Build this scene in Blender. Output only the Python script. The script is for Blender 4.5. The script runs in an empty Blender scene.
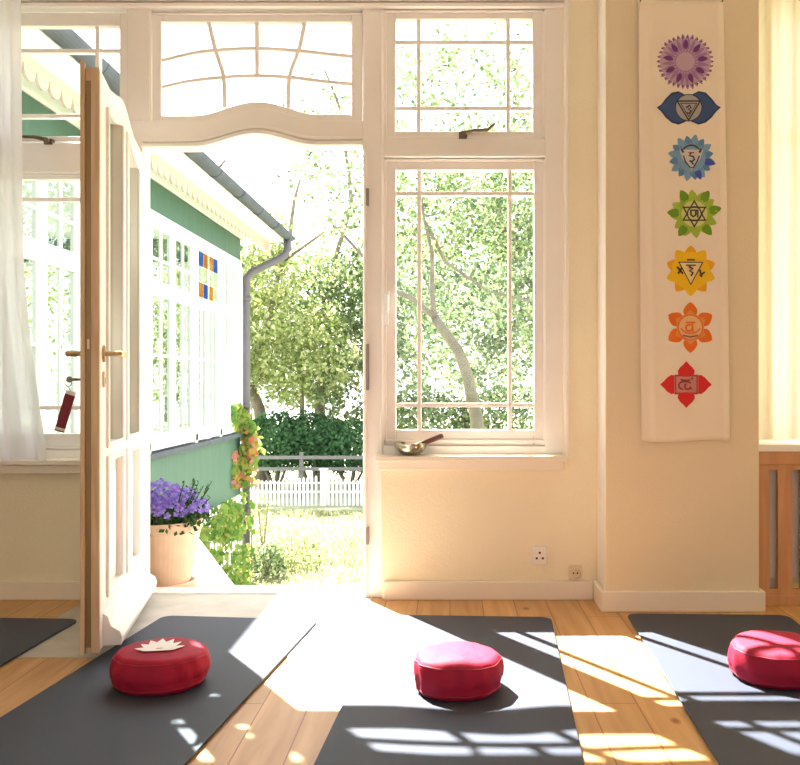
import bpy, bmesh, math, random
from math import sin, cos, pi, radians, sqrt, exp
from mathutils import Vector, Matrix, noise
random.seed(7)
S = bpy.context.scene
COL = S.collection

# ------------------------------------------------------------------ measuring
FX, CAMH, CX, CY = 880.0, 0.95, 450.0, 382.0
def wx(px, Y): return (px - CX) * Y / FX           # world X of a measured column at distance Y
def wz(py, Y): return CAMH + (CY - py) * Y / FX    # world height of a measured row at distance Y

# ------------------------------------------------------------------ mesh tools
class MB:
    def __init__(s): s.v = []; s.f = []; s.m = []; s.mi = 0
    def add(s, vs, fs):
        b = len(s.v); s.v += [tuple(v) for v in vs]
        for f in fs: s.f.append(tuple(i + b for i in f)); s.m.append(s.mi)
        return s
    def box(s, x0, x1, y0, y1, z0, z1):
        if x0 > x1: x0, x1 = x1, x0
        if y0 > y1: y0, y1 = y1, y0
        if z0 > z1: z0, z1 = z1, z0
        return s.add([(x0,y0,z0),(x1,y0,z0),(x1,y1,z0),(x0,y1,z0),(x0,y0,z1),(x1,y0,z1),(x1,y1,z1),(x0,y1,z1)],
              [(0,3,2,1),(4,5,6,7),(0,1,5,4),(1,2,6,5),(2,3,7,6),(3,0,4,7)])
    def prism(s, poly, y0, y1, T=lambda p: p):
        """poly in (x,z), pushed along y"""
        n = len(poly)
        vs = [T((p[0], y0, p[1])) for p in poly] + [T((p[0], y1, p[1])) for p in poly]
        return s.add(vs, [tuple(range(n)), tuple(range(2*n-1, n-1, -1))] + [(i, i+n, (i+1) % n + n, (i+1) % n) for i in range(n)])
    def strip(s, lower, upper, y0, y1):
        """a band between two curves [(x,z)...] of equal length, pushed along y"""
        n = len(lower); vs = []
        for a, b in zip(lower, upper):
            vs += [(a[0],y0,a[1]), (b[0],y0,b[1]), (b[0],y1,b[1]), (a[0],y1,a[1])]
        fs = [(0,1,2,3), (4*n-4,4*n-1,4*n-2,4*n-3)]
        for i in range(n-1):
            a, b = 4*i, 4*i+4
            for k in range(4): fs.append((a+k, b+k, b+(k+1) % 4, a+(k+1) % 4))
        return s.add(vs, fs)
    def tube(s, pts, r, n=10, cap=True):
        pts = [Vector(p) for p in pts]; N = len(pts)
        rs = r if isinstance(r, (list, tuple)) else [r]*N
        vs = []; fs = []; up = None
        for i, p in enumerate(pts):
            d = (pts[min(i+1, N-1)] - pts[max(i-1, 0)])
            if d.length < 1e-9: d = Vector((0,0,1))
            d.normalize()
            if up is None:
                up = Vector((0,0,1)) if abs(d.z) < .9 else Vector((0,1,0))
            a = d.cross(up)
            if a.length < 1e-6: a = d.orthogonal()
            a.normalize(); b = a.cross(d).normalized(); up = b
            for k in range(n):
                t = 2*pi*k/n; vs.append(p + a*cos(t)*rs[i] + b*sin(t)*rs[i])
        for i in range(N-1):
            for k in range(n):
                fs.append((i*n+k, i*n+(k+1) % n, (i+1)*n+(k+1) % n, (i+1)*n+k))
        if cap: fs += [tuple(range(n-1, -1, -1)), tuple(range((N-1)*n, N*n))]
        return s.add(vs, fs)
    def lathe(s, prof, c=(0,0,0), n=40):
        vs = []; fs = []; m = len(prof)
        for r, z in prof:
            for k in range(n):
                t = 2*pi*k/n; vs.append((c[0]+r*cos(t), c[1]+r*sin(t), c[2]+z))
        for i in range(m-1):
            for k in range(n):
                fs.append((i*n+k, i*n+(k+1) % n, (i+1)*n+(k+1) % n, (i+1)*n+k))
        if prof[0][0] > 1e-6: fs.append(tuple(range(n-1, -1, -1)))
        if prof[-1][0] > 1e-6: fs.append(tuple(range((m-1)*n, m*n)))
        return s.add(vs, fs)
    def build(s, name, mats, parent=None, bevel=0, smooth=False, solid=0, T=None):
        me = bpy.data.meshes.new(name)
        vs = [T(v) for v in s.v] if T else s.v
        me.from_pydata(vs, [], s.f)
        if not isinstance(mats, (list, tuple)): mats = [mats]
        for m in mats: me.materials.append(m)
        me.polygons.foreach_set('material_index', s.m)
        if smooth: me.polygons.foreach_set('use_smooth', [True]*len(s.f))
        me.update()
        if not solid and len(s.f) < 60000:
            bm = bmesh.new(); bm.from_mesh(me); bmesh.ops.recalc_face_normals(bm, faces=bm.faces); bm.to_mesh(me); bm.free()
        o = bpy.data.objects.new(name, me); COL.objects.link(o)
        if parent: o.parent = parent
        if solid:
            md = o.modifiers.new('s', 'SOLIDIFY'); md.thickness = solid; md.offset = 0
        if bevel:
            md = o.modifiers.new('b', 'BEVEL'); md.width = bevel; md.segments = 2; md.limit_method = 'ANGLE'; md.angle_limit = radians(40)
            md.harden_normals = False
        return o
def tag(o, label=None, cat=None, group=None, kind=None):
    if label: o['label'] = label
    if cat: o['category'] = cat
    if group: o['group'] = group
    if kind: o['kind'] = kind
    return o
def empty(name, loc=(0,0,0), rz=0):
    o = bpy.data.objects.new(name, None); COL.objects.link(o); o.location = loc; o.rotation_euler = (0,0,rz)
    o.empty_display_size = .1
    return o
def struct(o, label=None, cat=None):
    o['kind'] = 'structure'
    if label: o['label'] = label
    if cat: o['category'] = cat
    return o
def offset_children(root):
    """children were modelled in world coordinates: make them local to their root"""
    inv = Matrix.Translation(-Vector(root.location))
    for ch in root.children: ch.matrix_parent_inverse = inv

# ------------------------------------------------------------------ materials
def mat(name, col, rough=.5, metal=0, spec=.5, bump=0, bscale=60, var=0, vscale=8, sheen=0, sub=0, coat=0, trans=0, emis=None):
    m = bpy.data.materials.new(name); m.use_nodes = True
    nt = m.node_tree; b = nt.nodes['Principled BSDF']
    b.inputs['Base Color'].default_value = (*col, 1); b.inputs['Roughness'].default_value = rough
    b.inputs['Metallic'].default_value = metal; b.inputs['Specular IOR Level'].default_value = spec
    if sheen: b.inputs['Sheen Weight'].default_value = sheen
    if coat: b.inputs['Coat Weight'].default_value = coat
    tc = nt.nodes.new('ShaderNodeTexCoord')
    if var:
        n = nt.nodes.new('ShaderNodeTexNoise'); n.inputs['Scale'].default_value = vscale; n.inputs['Detail'].default_value = 5
        nt.links.new(tc.outputs['Object'], n.inputs['Vector'])
        r = nt.nodes.new('ShaderNodeValToRGB')
        r.color_ramp.elements[0].position = .3; r.color_ramp.elements[1].position = .7
        r.color_ramp.elements[0].color = (*[c*(1-var) for c in col], 1); r.color_ramp.elements[1].color = (*[min(1, c*(1+var)) for c in col], 1)
        nt.links.new(n.outputs['Fac'], r.inputs['Fac']); nt.links.new(r.outputs['Color'], b.inputs['Base Color'])
    if bump:
        n = nt.nodes.new('ShaderNodeTexNoise'); n.inputs['Scale'].default_value = bscale; n.inputs['Detail'].default_value = 6
        nt.links.new(tc.outputs['Object'], n.inputs['Vector'])
        bp = nt.nodes.new('ShaderNodeBump'); bp.inputs['Strength'].default_value = bump; bp.inputs['Distance'].default_value = .01
        nt.links.new(n.outputs['Fac'], bp.inputs['Height']); nt.links.new(bp.outputs['Normal'], b.inputs['Normal'])
    return m
def translucent_mat(name, col, tcol, fac=.5, island=None, alpha=0):
    """thin leaf / cloth: diffuse + translucent, optional per-leaf colours, optional open weave"""
    m = bpy.data.materials.new(name); m.use_nodes = True
    nt = m.node_tree; nt.nodes.clear(); N = nt.nodes.new; L = nt.links.new
    out = N('ShaderNodeOutputMaterial'); d = N('ShaderNodeBsdfDiffuse'); t = N('ShaderNodeBsdfTranslucent'); mx = N('ShaderNodeMixShader')
    d.inputs[0].default_value = (*col, 1); t.inputs[0].default_value = (*tcol, 1); mx.inputs[0].default_value = fac
    if island:
        g = N('ShaderNodeNewGeometry'); r = N('ShaderNodeValToRGB')
        els = r.color_ramp.elements; n = len(island)
        while len(els) < n: els.new(.5)
        for i, c in enumerate(island):
            els[i].position = i/(n-1); els[i].color = (*c, 1)
        L(g.outputs['Random Per Island'], r.inputs[0]); L(r.outputs[0], d.inputs[0])
        hs = N('ShaderNodeHueSaturation'); hs.inputs['Value'].default_value = 1.25; hs.inputs['Hue'].default_value = .485
        L(r.outputs[0], hs.inputs['Color']); L(hs.outputs[0], t.inputs[0])
    L(d.outputs[0], mx.inputs[1]); L(t.outputs[0], mx.inputs[2])
    if alpha:
        tr = N('ShaderNodeBsdfTransparent'); m2 = N('ShaderNodeMixShader'); m2.inputs[0].default_value = alpha
        L(mx.outputs[0], m2.inputs[1]); L(tr.outputs[0], m2.inputs[2]); L(m2.outputs[0], out.inputs[0])
    else: L(mx.outputs[0], out.inputs[0])
    return m
def glass_mat(name, tint=(1,1,1), refl=.05, rough=.0):
    m = bpy.data.materials.new(name); m.use_nodes = True
    nt = m.node_tree; nt.nodes.clear(); N = nt.nodes.new; L = nt.links.new
    out = N('ShaderNodeOutputMaterial'); tr = N('ShaderNodeBsdfTransparent'); g = N('ShaderNodeBsdfGlossy'); mx = N('ShaderNodeMixShader')
    tr.inputs[0].default_value = (*tint, 1); g.inputs['Roughness'].default_value = rough
    mx.inputs[0].default_value = refl
    L(tr.outputs[0], mx.inputs[1]); L(g.outputs[0], mx.inputs[2]); L(mx.outputs[0], out.inputs[0])
    return m

M_frame  = mat('frame_paint', (.87,.825,.785), .38, bump=.05, bscale=20, var=.015)
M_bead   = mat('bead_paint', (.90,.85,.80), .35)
M_door   = mat('door_paint', (.90,.86,.82), .36, bump=.04, bscale=18, var=.015)
M_outpaint = mat('outdoor_white_paint', (.80,.80,.78), .5, bump=.05, bscale=15)
M_skirt  = mat('baseboard_paint', (.85,.76,.63), .42)
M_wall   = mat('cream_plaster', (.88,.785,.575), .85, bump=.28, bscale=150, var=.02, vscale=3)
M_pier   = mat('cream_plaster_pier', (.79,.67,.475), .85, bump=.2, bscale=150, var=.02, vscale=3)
M_ceil   = mat('ceiling_white', (.88,.84,.78), .85)
M_sill   = mat('sill_paint', (.87,.79,.66), .4)
M_stone  = mat('stone_slab', (.52,.48,.42), .6, bump=.1, bscale=40, var=.12, vscale=9)
M_mat    = mat('mat_rubber', (.044,.053,.080), .62, bump=.12, bscale=420, var=.06, vscale=4, spec=.4)
M_red    = mat('crimson_cotton', (.39,.009,.043), .7, bump=.25, bscale=26, var=.14, vscale=9, spec=.3)
M_redpipe= mat('crimson_piping', (.33,.008,.03), .6)
M_lotus  = mat('white_print', (.92,.88,.88), .8)
M_brass  = mat('brass_handle', (.55,.40,.22), .3, metal=.85)
M_bronze = mat('dark_bronze', (.16,.12,.08), .35, metal=.8)
M_bowl   = mat('bowl_brass', (.46,.43,.32), .25, metal=.9)
M_strike = mat('grey_strike', (.28,.24,.20), .4, metal=.6)
M_mallet = mat('mallet_wood', (.13,.045,.03), .45)
M_whiteP = mat('white_plastic', (.85,.80,.74), .35)
M_hole   = mat('dark_hole', (.05,.03,.02), .8)
M_sockm  = mat('beige_socket', (.74,.62,.44), .4)
M_glass  = glass_mat('window_glass', (.975,.985,.975), .015)
M_glassd = glass_mat('door_glass', (.88,.93,.90), .08)
M_glassw = glass_mat('wing_glass', (.86,.92,.90), .22)
M_blueg  = glass_mat('blue_glass', (.30,.45,.80), .05)
M_orangeg= glass_mat('amber_glass', (.82,.58,.28), .05)
M_greeng = glass_mat('pale_green_glass', (.86,.90,.82), .05)
M_green  = None
M_zinc   = mat('zinc_gutter', (.075,.085,.11), .6, metal=0, spec=.2, var=.15, vscale=6)
M_pot    = mat('terracotta', (.68,.47,.33), .8, bump=.1, bscale=40, var=.08, vscale=12)
M_soil   = mat('soil', (.04,.025,.015), .95)
M_bark   = mat('bark', (.17,.145,.105), .9, bump=.6, bscale=12, var=.3, vscale=5)
M_fence  = mat('fence_white', (.72,.72,.70), .6)
M_rail   = mat('rail_grey', (.16,.155,.15), .7, var=.1)
M_maroon = mat('maroon_leather', (.20,.008,.022), .5)
M_edge   = None
M_cloth  = mat('banner_cloth', (.87,.76,.62), .9, bump=.05, bscale=300)
M_rub    = mat('radiator_enamel', (.85,.78,.66), .4)

def wood_mat(name, c0, c1, plank=None, along='Y', rough=.4, knots=False, stretch=(14,1.2,14)):
    m = bpy.data.materials.new(name); m.use_nodes = True
    nt = m.node_tree; N = nt.nodes.new; L = nt.links.new; b = nt.nodes['Principled BSDF']
    b.inputs['Roughness'].default_value = rough
    tc = N('ShaderNodeTexCoord'); mp = N('ShaderNodeMapping'); mp.inputs['Scale'].default_value = stretch
    L(tc.outputs['Object'], mp.inputs['Vector'])
    no = N('ShaderNodeTexNoise'); no.inputs['Scale'].default_value = 1.6; no.inputs['Detail'].default_value = 8; no.inputs['Distortion'].default_value = .7
    L(mp.outputs[0], no.inputs['Vector'])
    r = N('ShaderNodeValToRGB'); r.color_ramp.elements[0].position = .3; r.color_ramp.elements[1].position = .72
    r.color_ramp.elements[0].color = (*c0, 1); r.color_ramp.elements[1].color = (*c1, 1)
    L(no.outputs['Fac'], r.inputs[0]); last = r.outputs[0]
    if plank:
        rot = N('ShaderNodeMapping'); rot.inputs['Rotation'].default_value = (0, 0, radians(90)); L(tc.outputs['Object'], rot.inputs['Vector'])
        br = N('ShaderNodeTexBrick'); br.inputs['Scale'].default_value = 1; br.inputs['Brick Width'].default_value = 2.6; br.inputs['Row Height'].default_value = plank
        br.inputs['Mortar Size'].default_value = .0022; br.inputs['Mortar Smooth'].default_value = .3; br.offset = .37; br.inputs['Bias'].default_value = 0
        br.inputs['Color1'].default_value = (.88,.86,.84,1); br.inputs['Color2'].default_value = (1.0,.97,.94,1); br.inputs['Mortar'].default_value = (.50,.36,.26,1)
        L(rot.outputs[0], br.inputs['Vector'])
        mx = N('ShaderNodeMix'); mx.data_type = 'RGBA'; mx.blend_type = 'MULTIPLY'; mx.inputs[0].default_value = 1
        L(last, mx.inputs[6]); L(br.outputs['Color'], mx.inputs[7]); last = mx.outputs[2]
        bp = N('ShaderNodeBump'); bp.inputs['Strength'].default_value = .35; bp.inputs['Distance'].default_value = .003; bp.invert = True
        L(br.outputs['Fac'], bp.inputs['Height']); L(bp.outputs['Normal'], b.inputs['Normal'])
    if knots:
        mk = N('ShaderNodeMapping'); mk.inputs['Scale'].default_value = (1, .6, 1); L(tc.outputs['Object'], mk.inputs['Vector'])
        vo = N('ShaderNodeTexVoronoi'); vo.inputs['Scale'].default_value = 4.2; L(mk.outputs[0], vo.inputs['Vector'])
        kr = N('ShaderNodeValToRGB'); kr.color_ramp.elements[0].position = .03; kr.color_ramp.elements[1].position = .075
        kr.color_ramp.elements[0].color = (.35,.17,.08,1); kr.color_ramp.elements[1].color = (1,1,1,1)
        L(vo.outputs['Distance'], kr.inputs[0])
        mx = N('ShaderNodeMix'); mx.data_type = 'RGBA'; mx.blend_type = 'MULTIPLY'; mx.inputs[0].default_value = .8
        L(last, mx.inputs[6]); L(kr.outputs[0], mx.inputs[7]); last = mx.outputs[2]
    L(last, b.inputs['Base Color'])
    return m
M_floor = wood_mat('pine_boards', (.53,.28,.11), (.72,.44,.195), plank=.138, knots=True, rough=.42)
M_edge  = wood_mat('door_edge_oak', (.58,.39,.23), (.76,.57,.37), stretch=(30,30,2), rough=.5)
M_cover = wood_mat('cover_wood', (.50,.24,.11), (.62,.33,.16), stretch=(20,20,2), rough=.5)
M_green = wood_mat('green_boards', (.042,.105,.075), (.056,.135,.098), stretch=(10,10,1.0), rough=.55)

def ground_mat():
    m = bpy.data.materials.new('lawn'); m.use_nodes = True
    nt = m.node_tree; N = nt.nodes.new; L = nt.links.new; b = nt.nodes['Principled BSDF']; b.inputs['Roughness'].default_value = .95; b.inputs['Specular IOR Level'].default_value = .1
    tc = N('ShaderNodeTexCoord')
    n1 = N('ShaderNodeTexNoise'); n1.inputs['Scale'].default_value = 1.1; n1.inputs['Detail'].default_value = 6; L(tc.outputs['Object'], n1.inputs['Vector'])
    n2 = N('ShaderNodeTexNoise'); n2.inputs['Scale'].default_value = 35; n2.inputs['Detail'].default_value = 4; L(tc.outputs['Object'], n2.inputs['Vector'])
    ad = N('ShaderNodeMath'); ad.operation = 'ADD'; L(n1.outputs['Fac'], ad.inputs[0]); L(n2.outputs['Fac'], ad.inputs[1])
    r = N('ShaderNodeValToRGB'); e = r.color_ramp.elements
    e[0].position = .40; e[0].color = (.19,.21,.12,1); e[1].position = .62; e[1].color = (.42,.41,.30,1)
    x = e.new(.5); x.color = (.29,.30,.19,1)
    h = N('ShaderNodeMath'); h.operation = 'MULTIPLY'; h.inputs[1].default_value = .5; L(ad.outputs[0], h.inputs[0])
    L(h.outputs[0], r.inputs[0]); L(r.outputs[0], b.inputs['Base Color'])
    return m
M_lawn = ground_mat()

# ================================================================== SETTING
YW = 3.85            # room face of the front wall
YF = 3.875           # front of the joinery
YO = 4.00            # outdoor face of the front wall
X = lambda px: wx(px, YF)
Z = lambda py: wz(py, YF)
RL, RR, RB, RT = -2.9, 2.6, -3.2, 2.85
PX0, PX1, PY = 0.644, 1.283, 3.65

b = MB(); b.box(RL-.2, RR+.2, RB-.2, YO-.005, -.12, 0); struct(b.build('floor', M_floor), 'warm pine plank floor running away from the viewer', 'floor')
b = MB(); b.box(RL-.2, RR+.2, RB-.2, YO+.25, RT, RT+.15); struct(b.build('ceiling', M_ceil))
b = MB(); b.box(RL-.2, RL, RB-.2, YO, 0, RT); struct(b.build('wall_left', M_wall))
b = MB(); b.box(RR, RR+.2, RB-.2, YO+.25, 0, RT); struct(b.build('wall_right', M_wall))
# wall behind the viewer with an unseen wide opening, added to let in sky fill
b = MB(); b.box(RL, RR, RB-.2, RB, 0, .8); b.box(RL, RR, RB-.2, RB, 2.5, RT); b.box(RL, -1.9, RB-.2, RB, .8, 2.5); b.box(1.9, RR, RB-.2, RB, .8, 2.5)
struct(b.build('wall_back', M_wall))
# front wall around the joinery: below the left window, below the right window, right of it, above
XL0 = X(-62); XL1 = X(563); HT = Z(-38)
b = MB()
b.box(RL, XL0, YW, YO, 0, RT)
b.box(XL0, XL1, YW, YO, HT, RT)
b.box(XL0, X(133), YW, YO, 0, Z(462))
b.box(X(382), XL1, YW, YO, 0, Z(462))
b.box(XL1, PX0+.02, YW, YO, 0, RT)
struct(b.build('wall_front', M_wall), 'cream plaster wall around the garden door and windows', 'wall')
b = MB(); b.box(PX0, PX1, PY, YO+.25, 0, RT); b.m[5] = 1; struct(b.build('wall_pier', [M_pier, M_bead], bevel=.006), 'cream plaster pier the painted banner hangs on', 'wall')  # left side face coloured whiter, painting in the bright light that grazes it
# niche right of the pier
NY = 4.02
b = MB()
b.box(PX1, RR, NY, NY+.2, 0, .70); b.box(PX1, RR, NY, NY+.2, 2.70, RT); b.box(PX1, 1.42, NY, NY+.2, .70, 2.70); b.box(2.45, RR, NY, NY+.2, .70, 2.70)
struct(b.build('wall_niche', M_wall))
# baseboards
def skirting(name, pts, h, t):
    b = MB()
    for p in pts: b.box(*p, 0, h)
    return struct(b.build(name, M_skirt, bevel=.005))
t = .02
skirting('baseboard_front', [(X(384), PX0-t, YW-t, YW)], .082, t)
skirting('baseboard_left', [(RL, X(131), YW-t, YW)], .082, t)
skirting('baseboard_pier', [(PX0-t, PX0, PY, YW), (PX0-t, PX1+t, PY-t, PY), (PX1, PX1+t, PY, PY+.08)], .086, t)
b = MB(); b.box(-1.58, X(372), 3.03, YO-.04, 0, .003)
struct(b.build('trim_1', M_stone), 'greyish stone slab set in the floor before the door', 'slab')

# ---- joinery frame: posts, rails and the arched head of the doorway
def bump(px, half=62, c=256): 
    d = abs(px-c); return .5+.5*cos(pi*d/half) if d < half else 0
def arch(px): return 147.2 - .012*(px-150) - 12.2*bump(px)
def sash_lo(px): return 121.5 - 12.5*bump(px, 64)
y1f = YO-.03
fr = MB()
fr.box(XL0, X(565), YF, y1f, HT, Z(8))                 # head beam
fr.box(X(127), -1.352, YF, y1f, .0, Z(121)); fr.box(X(127), X(150), YF, y1f, Z(120.9), Z(8)); fr.box(X(149.9), X(151), YF+.002, YF+.03, Z(120), Z(8))              # post left of door
fr.box(X(363), X(384), YF, y1f, .0, Z(8))              # post right of door
fr.box(X(545), X(565), YF, y1f, Z(468), Z(8))          # right post
fr.box(XL0, X(-42), YF, y1f, Z(468), Z(8))
fr.box(X(384), X(545), YF, y1f, Z(157), Z(138.5))      # right rail
fr.box(X(-42), X(127), YF, y1f, Z(170), Z(143))        # left rail
fr.box(X(384), X(545), YF, y1f, Z(468), Z(446))
fr.box(X(-42), X(127), YF, y1f, Z(468), Z(450))
xs = [142.9 + 220.1*i/48 for i in range(49)]
fr.strip([(X(p), Z(arch(p))) for p in xs], [(X(p), Z(sash_lo(p)-1)) for p in xs], YF, y1f)
frame = struct(fr.build('trim_2', M_frame, bevel=.004), 'white painted timber posts, rails and arched door head', 'door frame')
# raised beads on the frame
bd = MB()
def hb(px0, px1, py, h=4.5, d=.014): bd.box(X(px0), X(px1), YF-d, YF+.005, Z(py+h/2), Z(py-h/2))
def vb(px, py0, py1, w=3.2, d=.014): bd.box(X(px-w/2), X(px+w/2), YF-d, YF+.005, Z(py1), Z(py0))
hb(XL0*0-62, 565, 6.5, 4, .022); hb(-62, 565, 0, 6, .035); hb(384, 545, 156, 3, .016); hb(-42, 127, 172, 3, .016)
bd.strip([(X(p), Z(arch(p)+1)) for p in xs], [(X(p), Z(arch(p)-2.6)) for p in xs], YF-.02, YF+.005)
bd.strip([(X(p), Z(arch(p)-4.6)) for p in xs], [(X(p), Z(arch(p)-8)) for p in xs], YF-.012, YF+.005)
bd.box(X(564), X(567.5), YF-.04, YF+.02, Z(457), RT)
vb(381.5, 10, 455, 2, .008); vb(365.5, 150, 596, 3, .012)
struct(bd.build('trim_3', M_bead, bevel=.003), 'raised white beads on the door and window frame', 'moulding')
# three dark strike plates on the right jamb: hardware of the frame
for (a, c) in ((189,206),(344,390),(527,544)):
    s_ = MB(); s_.box(X(366.2), X(369.2), YF-.0145, YF, Z(c), Z(a)); s_.build('strike_plate', M_strike, frame)
b = MB(); b.box(-1.352, X(363), YF+.05, YO+.03, -.02, .012); struct(b.build('trim_4', M_outpaint, bevel=.006), 'white painted sill board across the open doorway', 'threshold')

# ---- windows
def sash(n, box, glass, vb_, hb_, label, arched=False, yf=YF+.018, cat='window', left=False):
    """box, glass = (x0,x1,y0,y1) in measured units; vb_ / hb_ the glazing bars"""
    x0,x1,t0,t1 = box; g0,g1,h0,h1 = glass; ya, yb = yf, yf+.045
    f = MB()
    f.box(X(x0), X(g0), ya, yb, Z(t1), Z(t0)); f.box(X(g1), X(x1), ya, yb, Z(t1), Z(t0))
    f.box(X(g0), X(g1), ya, yb, Z(h0), Z(t0))
    if arched:
        q = [g0 + (g1-g0)*i/40 for i in range(41)]
        glo = lambda p: 114.4 - .008*(p-160) - 13.4*bump(p, 64)
        f.strip([(X(p), Z(sash_lo(p))) for p in q], [(X(p), Z(glo(p))) for p in q], ya, yb)
    else: f.box(X(g0), X(g1), ya, yb, Z(t1), Z(h1))
    w = struct(f.build('window_%d' % n, M_frame, bevel=.004), label, cat)
    # thin rebate bead lying on the glass edge
    # glazing bars
    m = MB(); hw = 2.0
    if arched:
        for c in vb_:
            m.strip([(X(p)-.0095, Z(y)) for p, y in c], [(X(p)+.0095, Z(y)) for p, y in c], ya+.006, yb-.006)
        for c in hb_:
            m.strip([(X(p), Z(y)-.0085) for p, y in c], [(X(p), Z(y)+.0085) for p, y in c], ya+.008, yb-.008)
    else:
        for c in vb_: m.box(X(c-hw), X(c+hw), ya+.006, yb-.006, Z(h1), Z(h0))
        for c in hb_: m.box(X(g0), X(g1), ya+.008, yb-.008, Z(c+hw), Z(c-hw))
    m.build('glazing_bar', M_frame, w, bevel=.002)
    p = MB()
    if arched:
        q = [g0-1 + (g1-g0+2)*i/40 for i in range(41)]
        p.strip([(X(a), Z(glo(a)+2)) for a in q], [(X(a), Z(h0-2)) for a in q], ya+.022, ya+.025)
    else: p.box(X(g0-1.5), X(g1+1.5), ya+.022, ya+.025, Z(h1+1.5), Z(h0-1.5))
    p.build('pane', M_glass, w)
    return w
def smooth_curve(pts, n=14):
    out = []
    P = [pts[0]] + pts + [pts[-1]]
    for i in range(1, len(P)-2):
        for k in range(n):
            u = k/n; a, b_, c, d = P[i-1], P[i], P[i+1], P[i+2]
            out.append(tuple(.5*((2*b_[j]) + (-a[j]+c[j])*u + (2*a[j]-5*b_[j]+4*c[j]-d[j])*u*u + (-a[j]+3*b_[j]-3*c[j]+d[j])*u**3) for j in (0,1)))
    out.append(pts[-1]); return out
w1 = sash(1, (-42,127,11,140), (-20,118,24,135), [2, 95], [48.5, 114], 'left top window beside the curtain, white bars and a latch')
w2 = sash(2, (-42,127,172,452), (-20,118,178,434), [2, 95], [198, 408], 'left lower window partly behind the white curtain')
w3 = sash(3, (150,362,11,122), (160,351,20,114),
     [smooth_curve([(207,19),(213.5,47),(222,75),(223,106)]), [(255.6,19),(255.7,76)], smooth_curve([(304,19),(297.8,47),(288.4,75),(287,106)])],
     [smooth_curve([(159,58.6),(187,51.5),(213.4,47.8),(255.6,46),(298,48.4),(327,51.5),(352,54)]), smooth_curve([(159,85.3),(187,79),(222,75),(255.6,73.5),(288.4,75),(327,79.7),(352,82)])],
     'wide transom window over the door with curved bars', arched=True)
w4 = sash(4, (384,545,8,138), (395.4,533,17,130), [418.5, 508.5], [40, 106.5], 'small top right window with dark bronze latch')
w5 = sash(5, (384,548,158.5,446), (395.6,534.5,169,430), [419, 510.3], [192.3, 405.3], 'tall right window over the sill with the singing bowl')
# raised lip of the opening sash on the tall window
def lip(w, x0,x1,t0,t1, m=2.2):
    l = MB(); y0, y1 = YF+.008, YF+.02
    l.box(X(x0), X(x0+m), y0, y1, Z(t1), Z(t0)); l.box(X(x1-m), X(x1), y0, y1, Z(t1), Z(t0)); l.box(X(x0), X(x1), y0, y1, Z(t0+m), Z(t0)); l.box(X(x0), X(x1), y0, y1, Z(t1), Z(t1-m))
    l.build('sash_lip', M_bead, w, bevel=.002)
lip(w5, 384, 546, 158.5, 442); lip(w4, 384, 545, 9, 138); lip(w3, 150, 362, 10, 150 if False else 13); lip(w2, -42, 127, 173, 449)
def latch(w, px, py, flip=False):
    s_ = -1 if flip else 1; y = YF-.004
    l = MB()
    l.box(X(px)-.018, X(px)+.018, y-.008, y+.022, Z(py)-.012, Z(py)+.012)
    l.tube([(X(px), y-.02, Z(py)+.004), (X(px)+s_*.05, y-.026, Z(py)+.014), (X(px)+s_*.105, y-.026, Z(py)+.016), (X(px)+s_*.14, y-.024, Z(py)+.045)], [.009,.008,.007,.005], 10)
    l.tube([(X(px), y-.03, Z(py)), (X(px), y+.01, Z(py))], .012, 12)
    l.build('latch', M_bronze, w, smooth=False)
latch(w4, 463, 135.5); latch(w1, 49, 142, flip=True)
h_ = MB(); h_.box(X(384), X(389.5), YF+.000, YF+.019, Z(313), Z(291)); h_.box(X(384.7), X(388.7), YF-.040, YF-.026, Z(326), Z(296)); h_.box(X(385.2), X(388.2), YF-.03, YF+.004, Z(302), Z(296))
h_.build('handle', mat('white_enamel', (.93,.93,.93), .2), w5, bevel=.002)
# inner sills
b = MB(); b.box(wx(375,3.79), wx(567,3.79), 3.775, YF+.02, .608, .632); b.box(wx(378,3.8), wx(564,3.8), 3.80, YW+.002, .568, .609)
struct(b.build('trim_5', M_sill, bevel=.005), 'cream sill board under the tall right window', 'window sill')
b = MB(); b.box(RL+.3, X(129), 3.775, YF+.02, .592, .616); b.box(RL+.32, X(128), 3.80, YW+.002, .552, .593)
struct(b.build('trim_6', M_sill, bevel=.005), 'cream sill board under the left window by the open door', 'window sill')

# ---- niche window on the far right
yf = NY+.02
f = MB(); f.box(1.42,1.48,yf,yf+.06,.70,2.70); f.box(2.39,2.45,yf,yf+.06,.70,2.70); f.box(1.48,2.39,yf,yf+.06,.70,.78); f.box(1.48,2.39,yf,yf+.06,2.63,2.70); f.box(1.905,1.965,yf,yf+.06,.78,2.63); f.box(1.48,2.39,yf+.005,yf+.055,2.05,2.11)
w6 = struct(f.build('window_6', M_bead, bevel=.004), 'window behind the cream curtain on the right', 'window')
p = MB(); p.box(1.475,2.395,yf+.03,yf+.033,.775,2.635); p.build('pane', M_glass, w6)
b = MB(); b.box(PX1+.001, RR, 3.725, NY, .655, .685); struct(b.build('trim_7', M_bead, bevel=.004), 'white sill above the wooden radiator cover', 'window sill')

# ================================================================== OPEN DOOR LEAF
DW = .935; TH = .062
root = empty('door_1', (-1.382, 3.862, 0))
root['kind'] = 'structure'; root['label'] = 'white panelled glazed door standing open into the room'; root['category'] = 'door'
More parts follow.
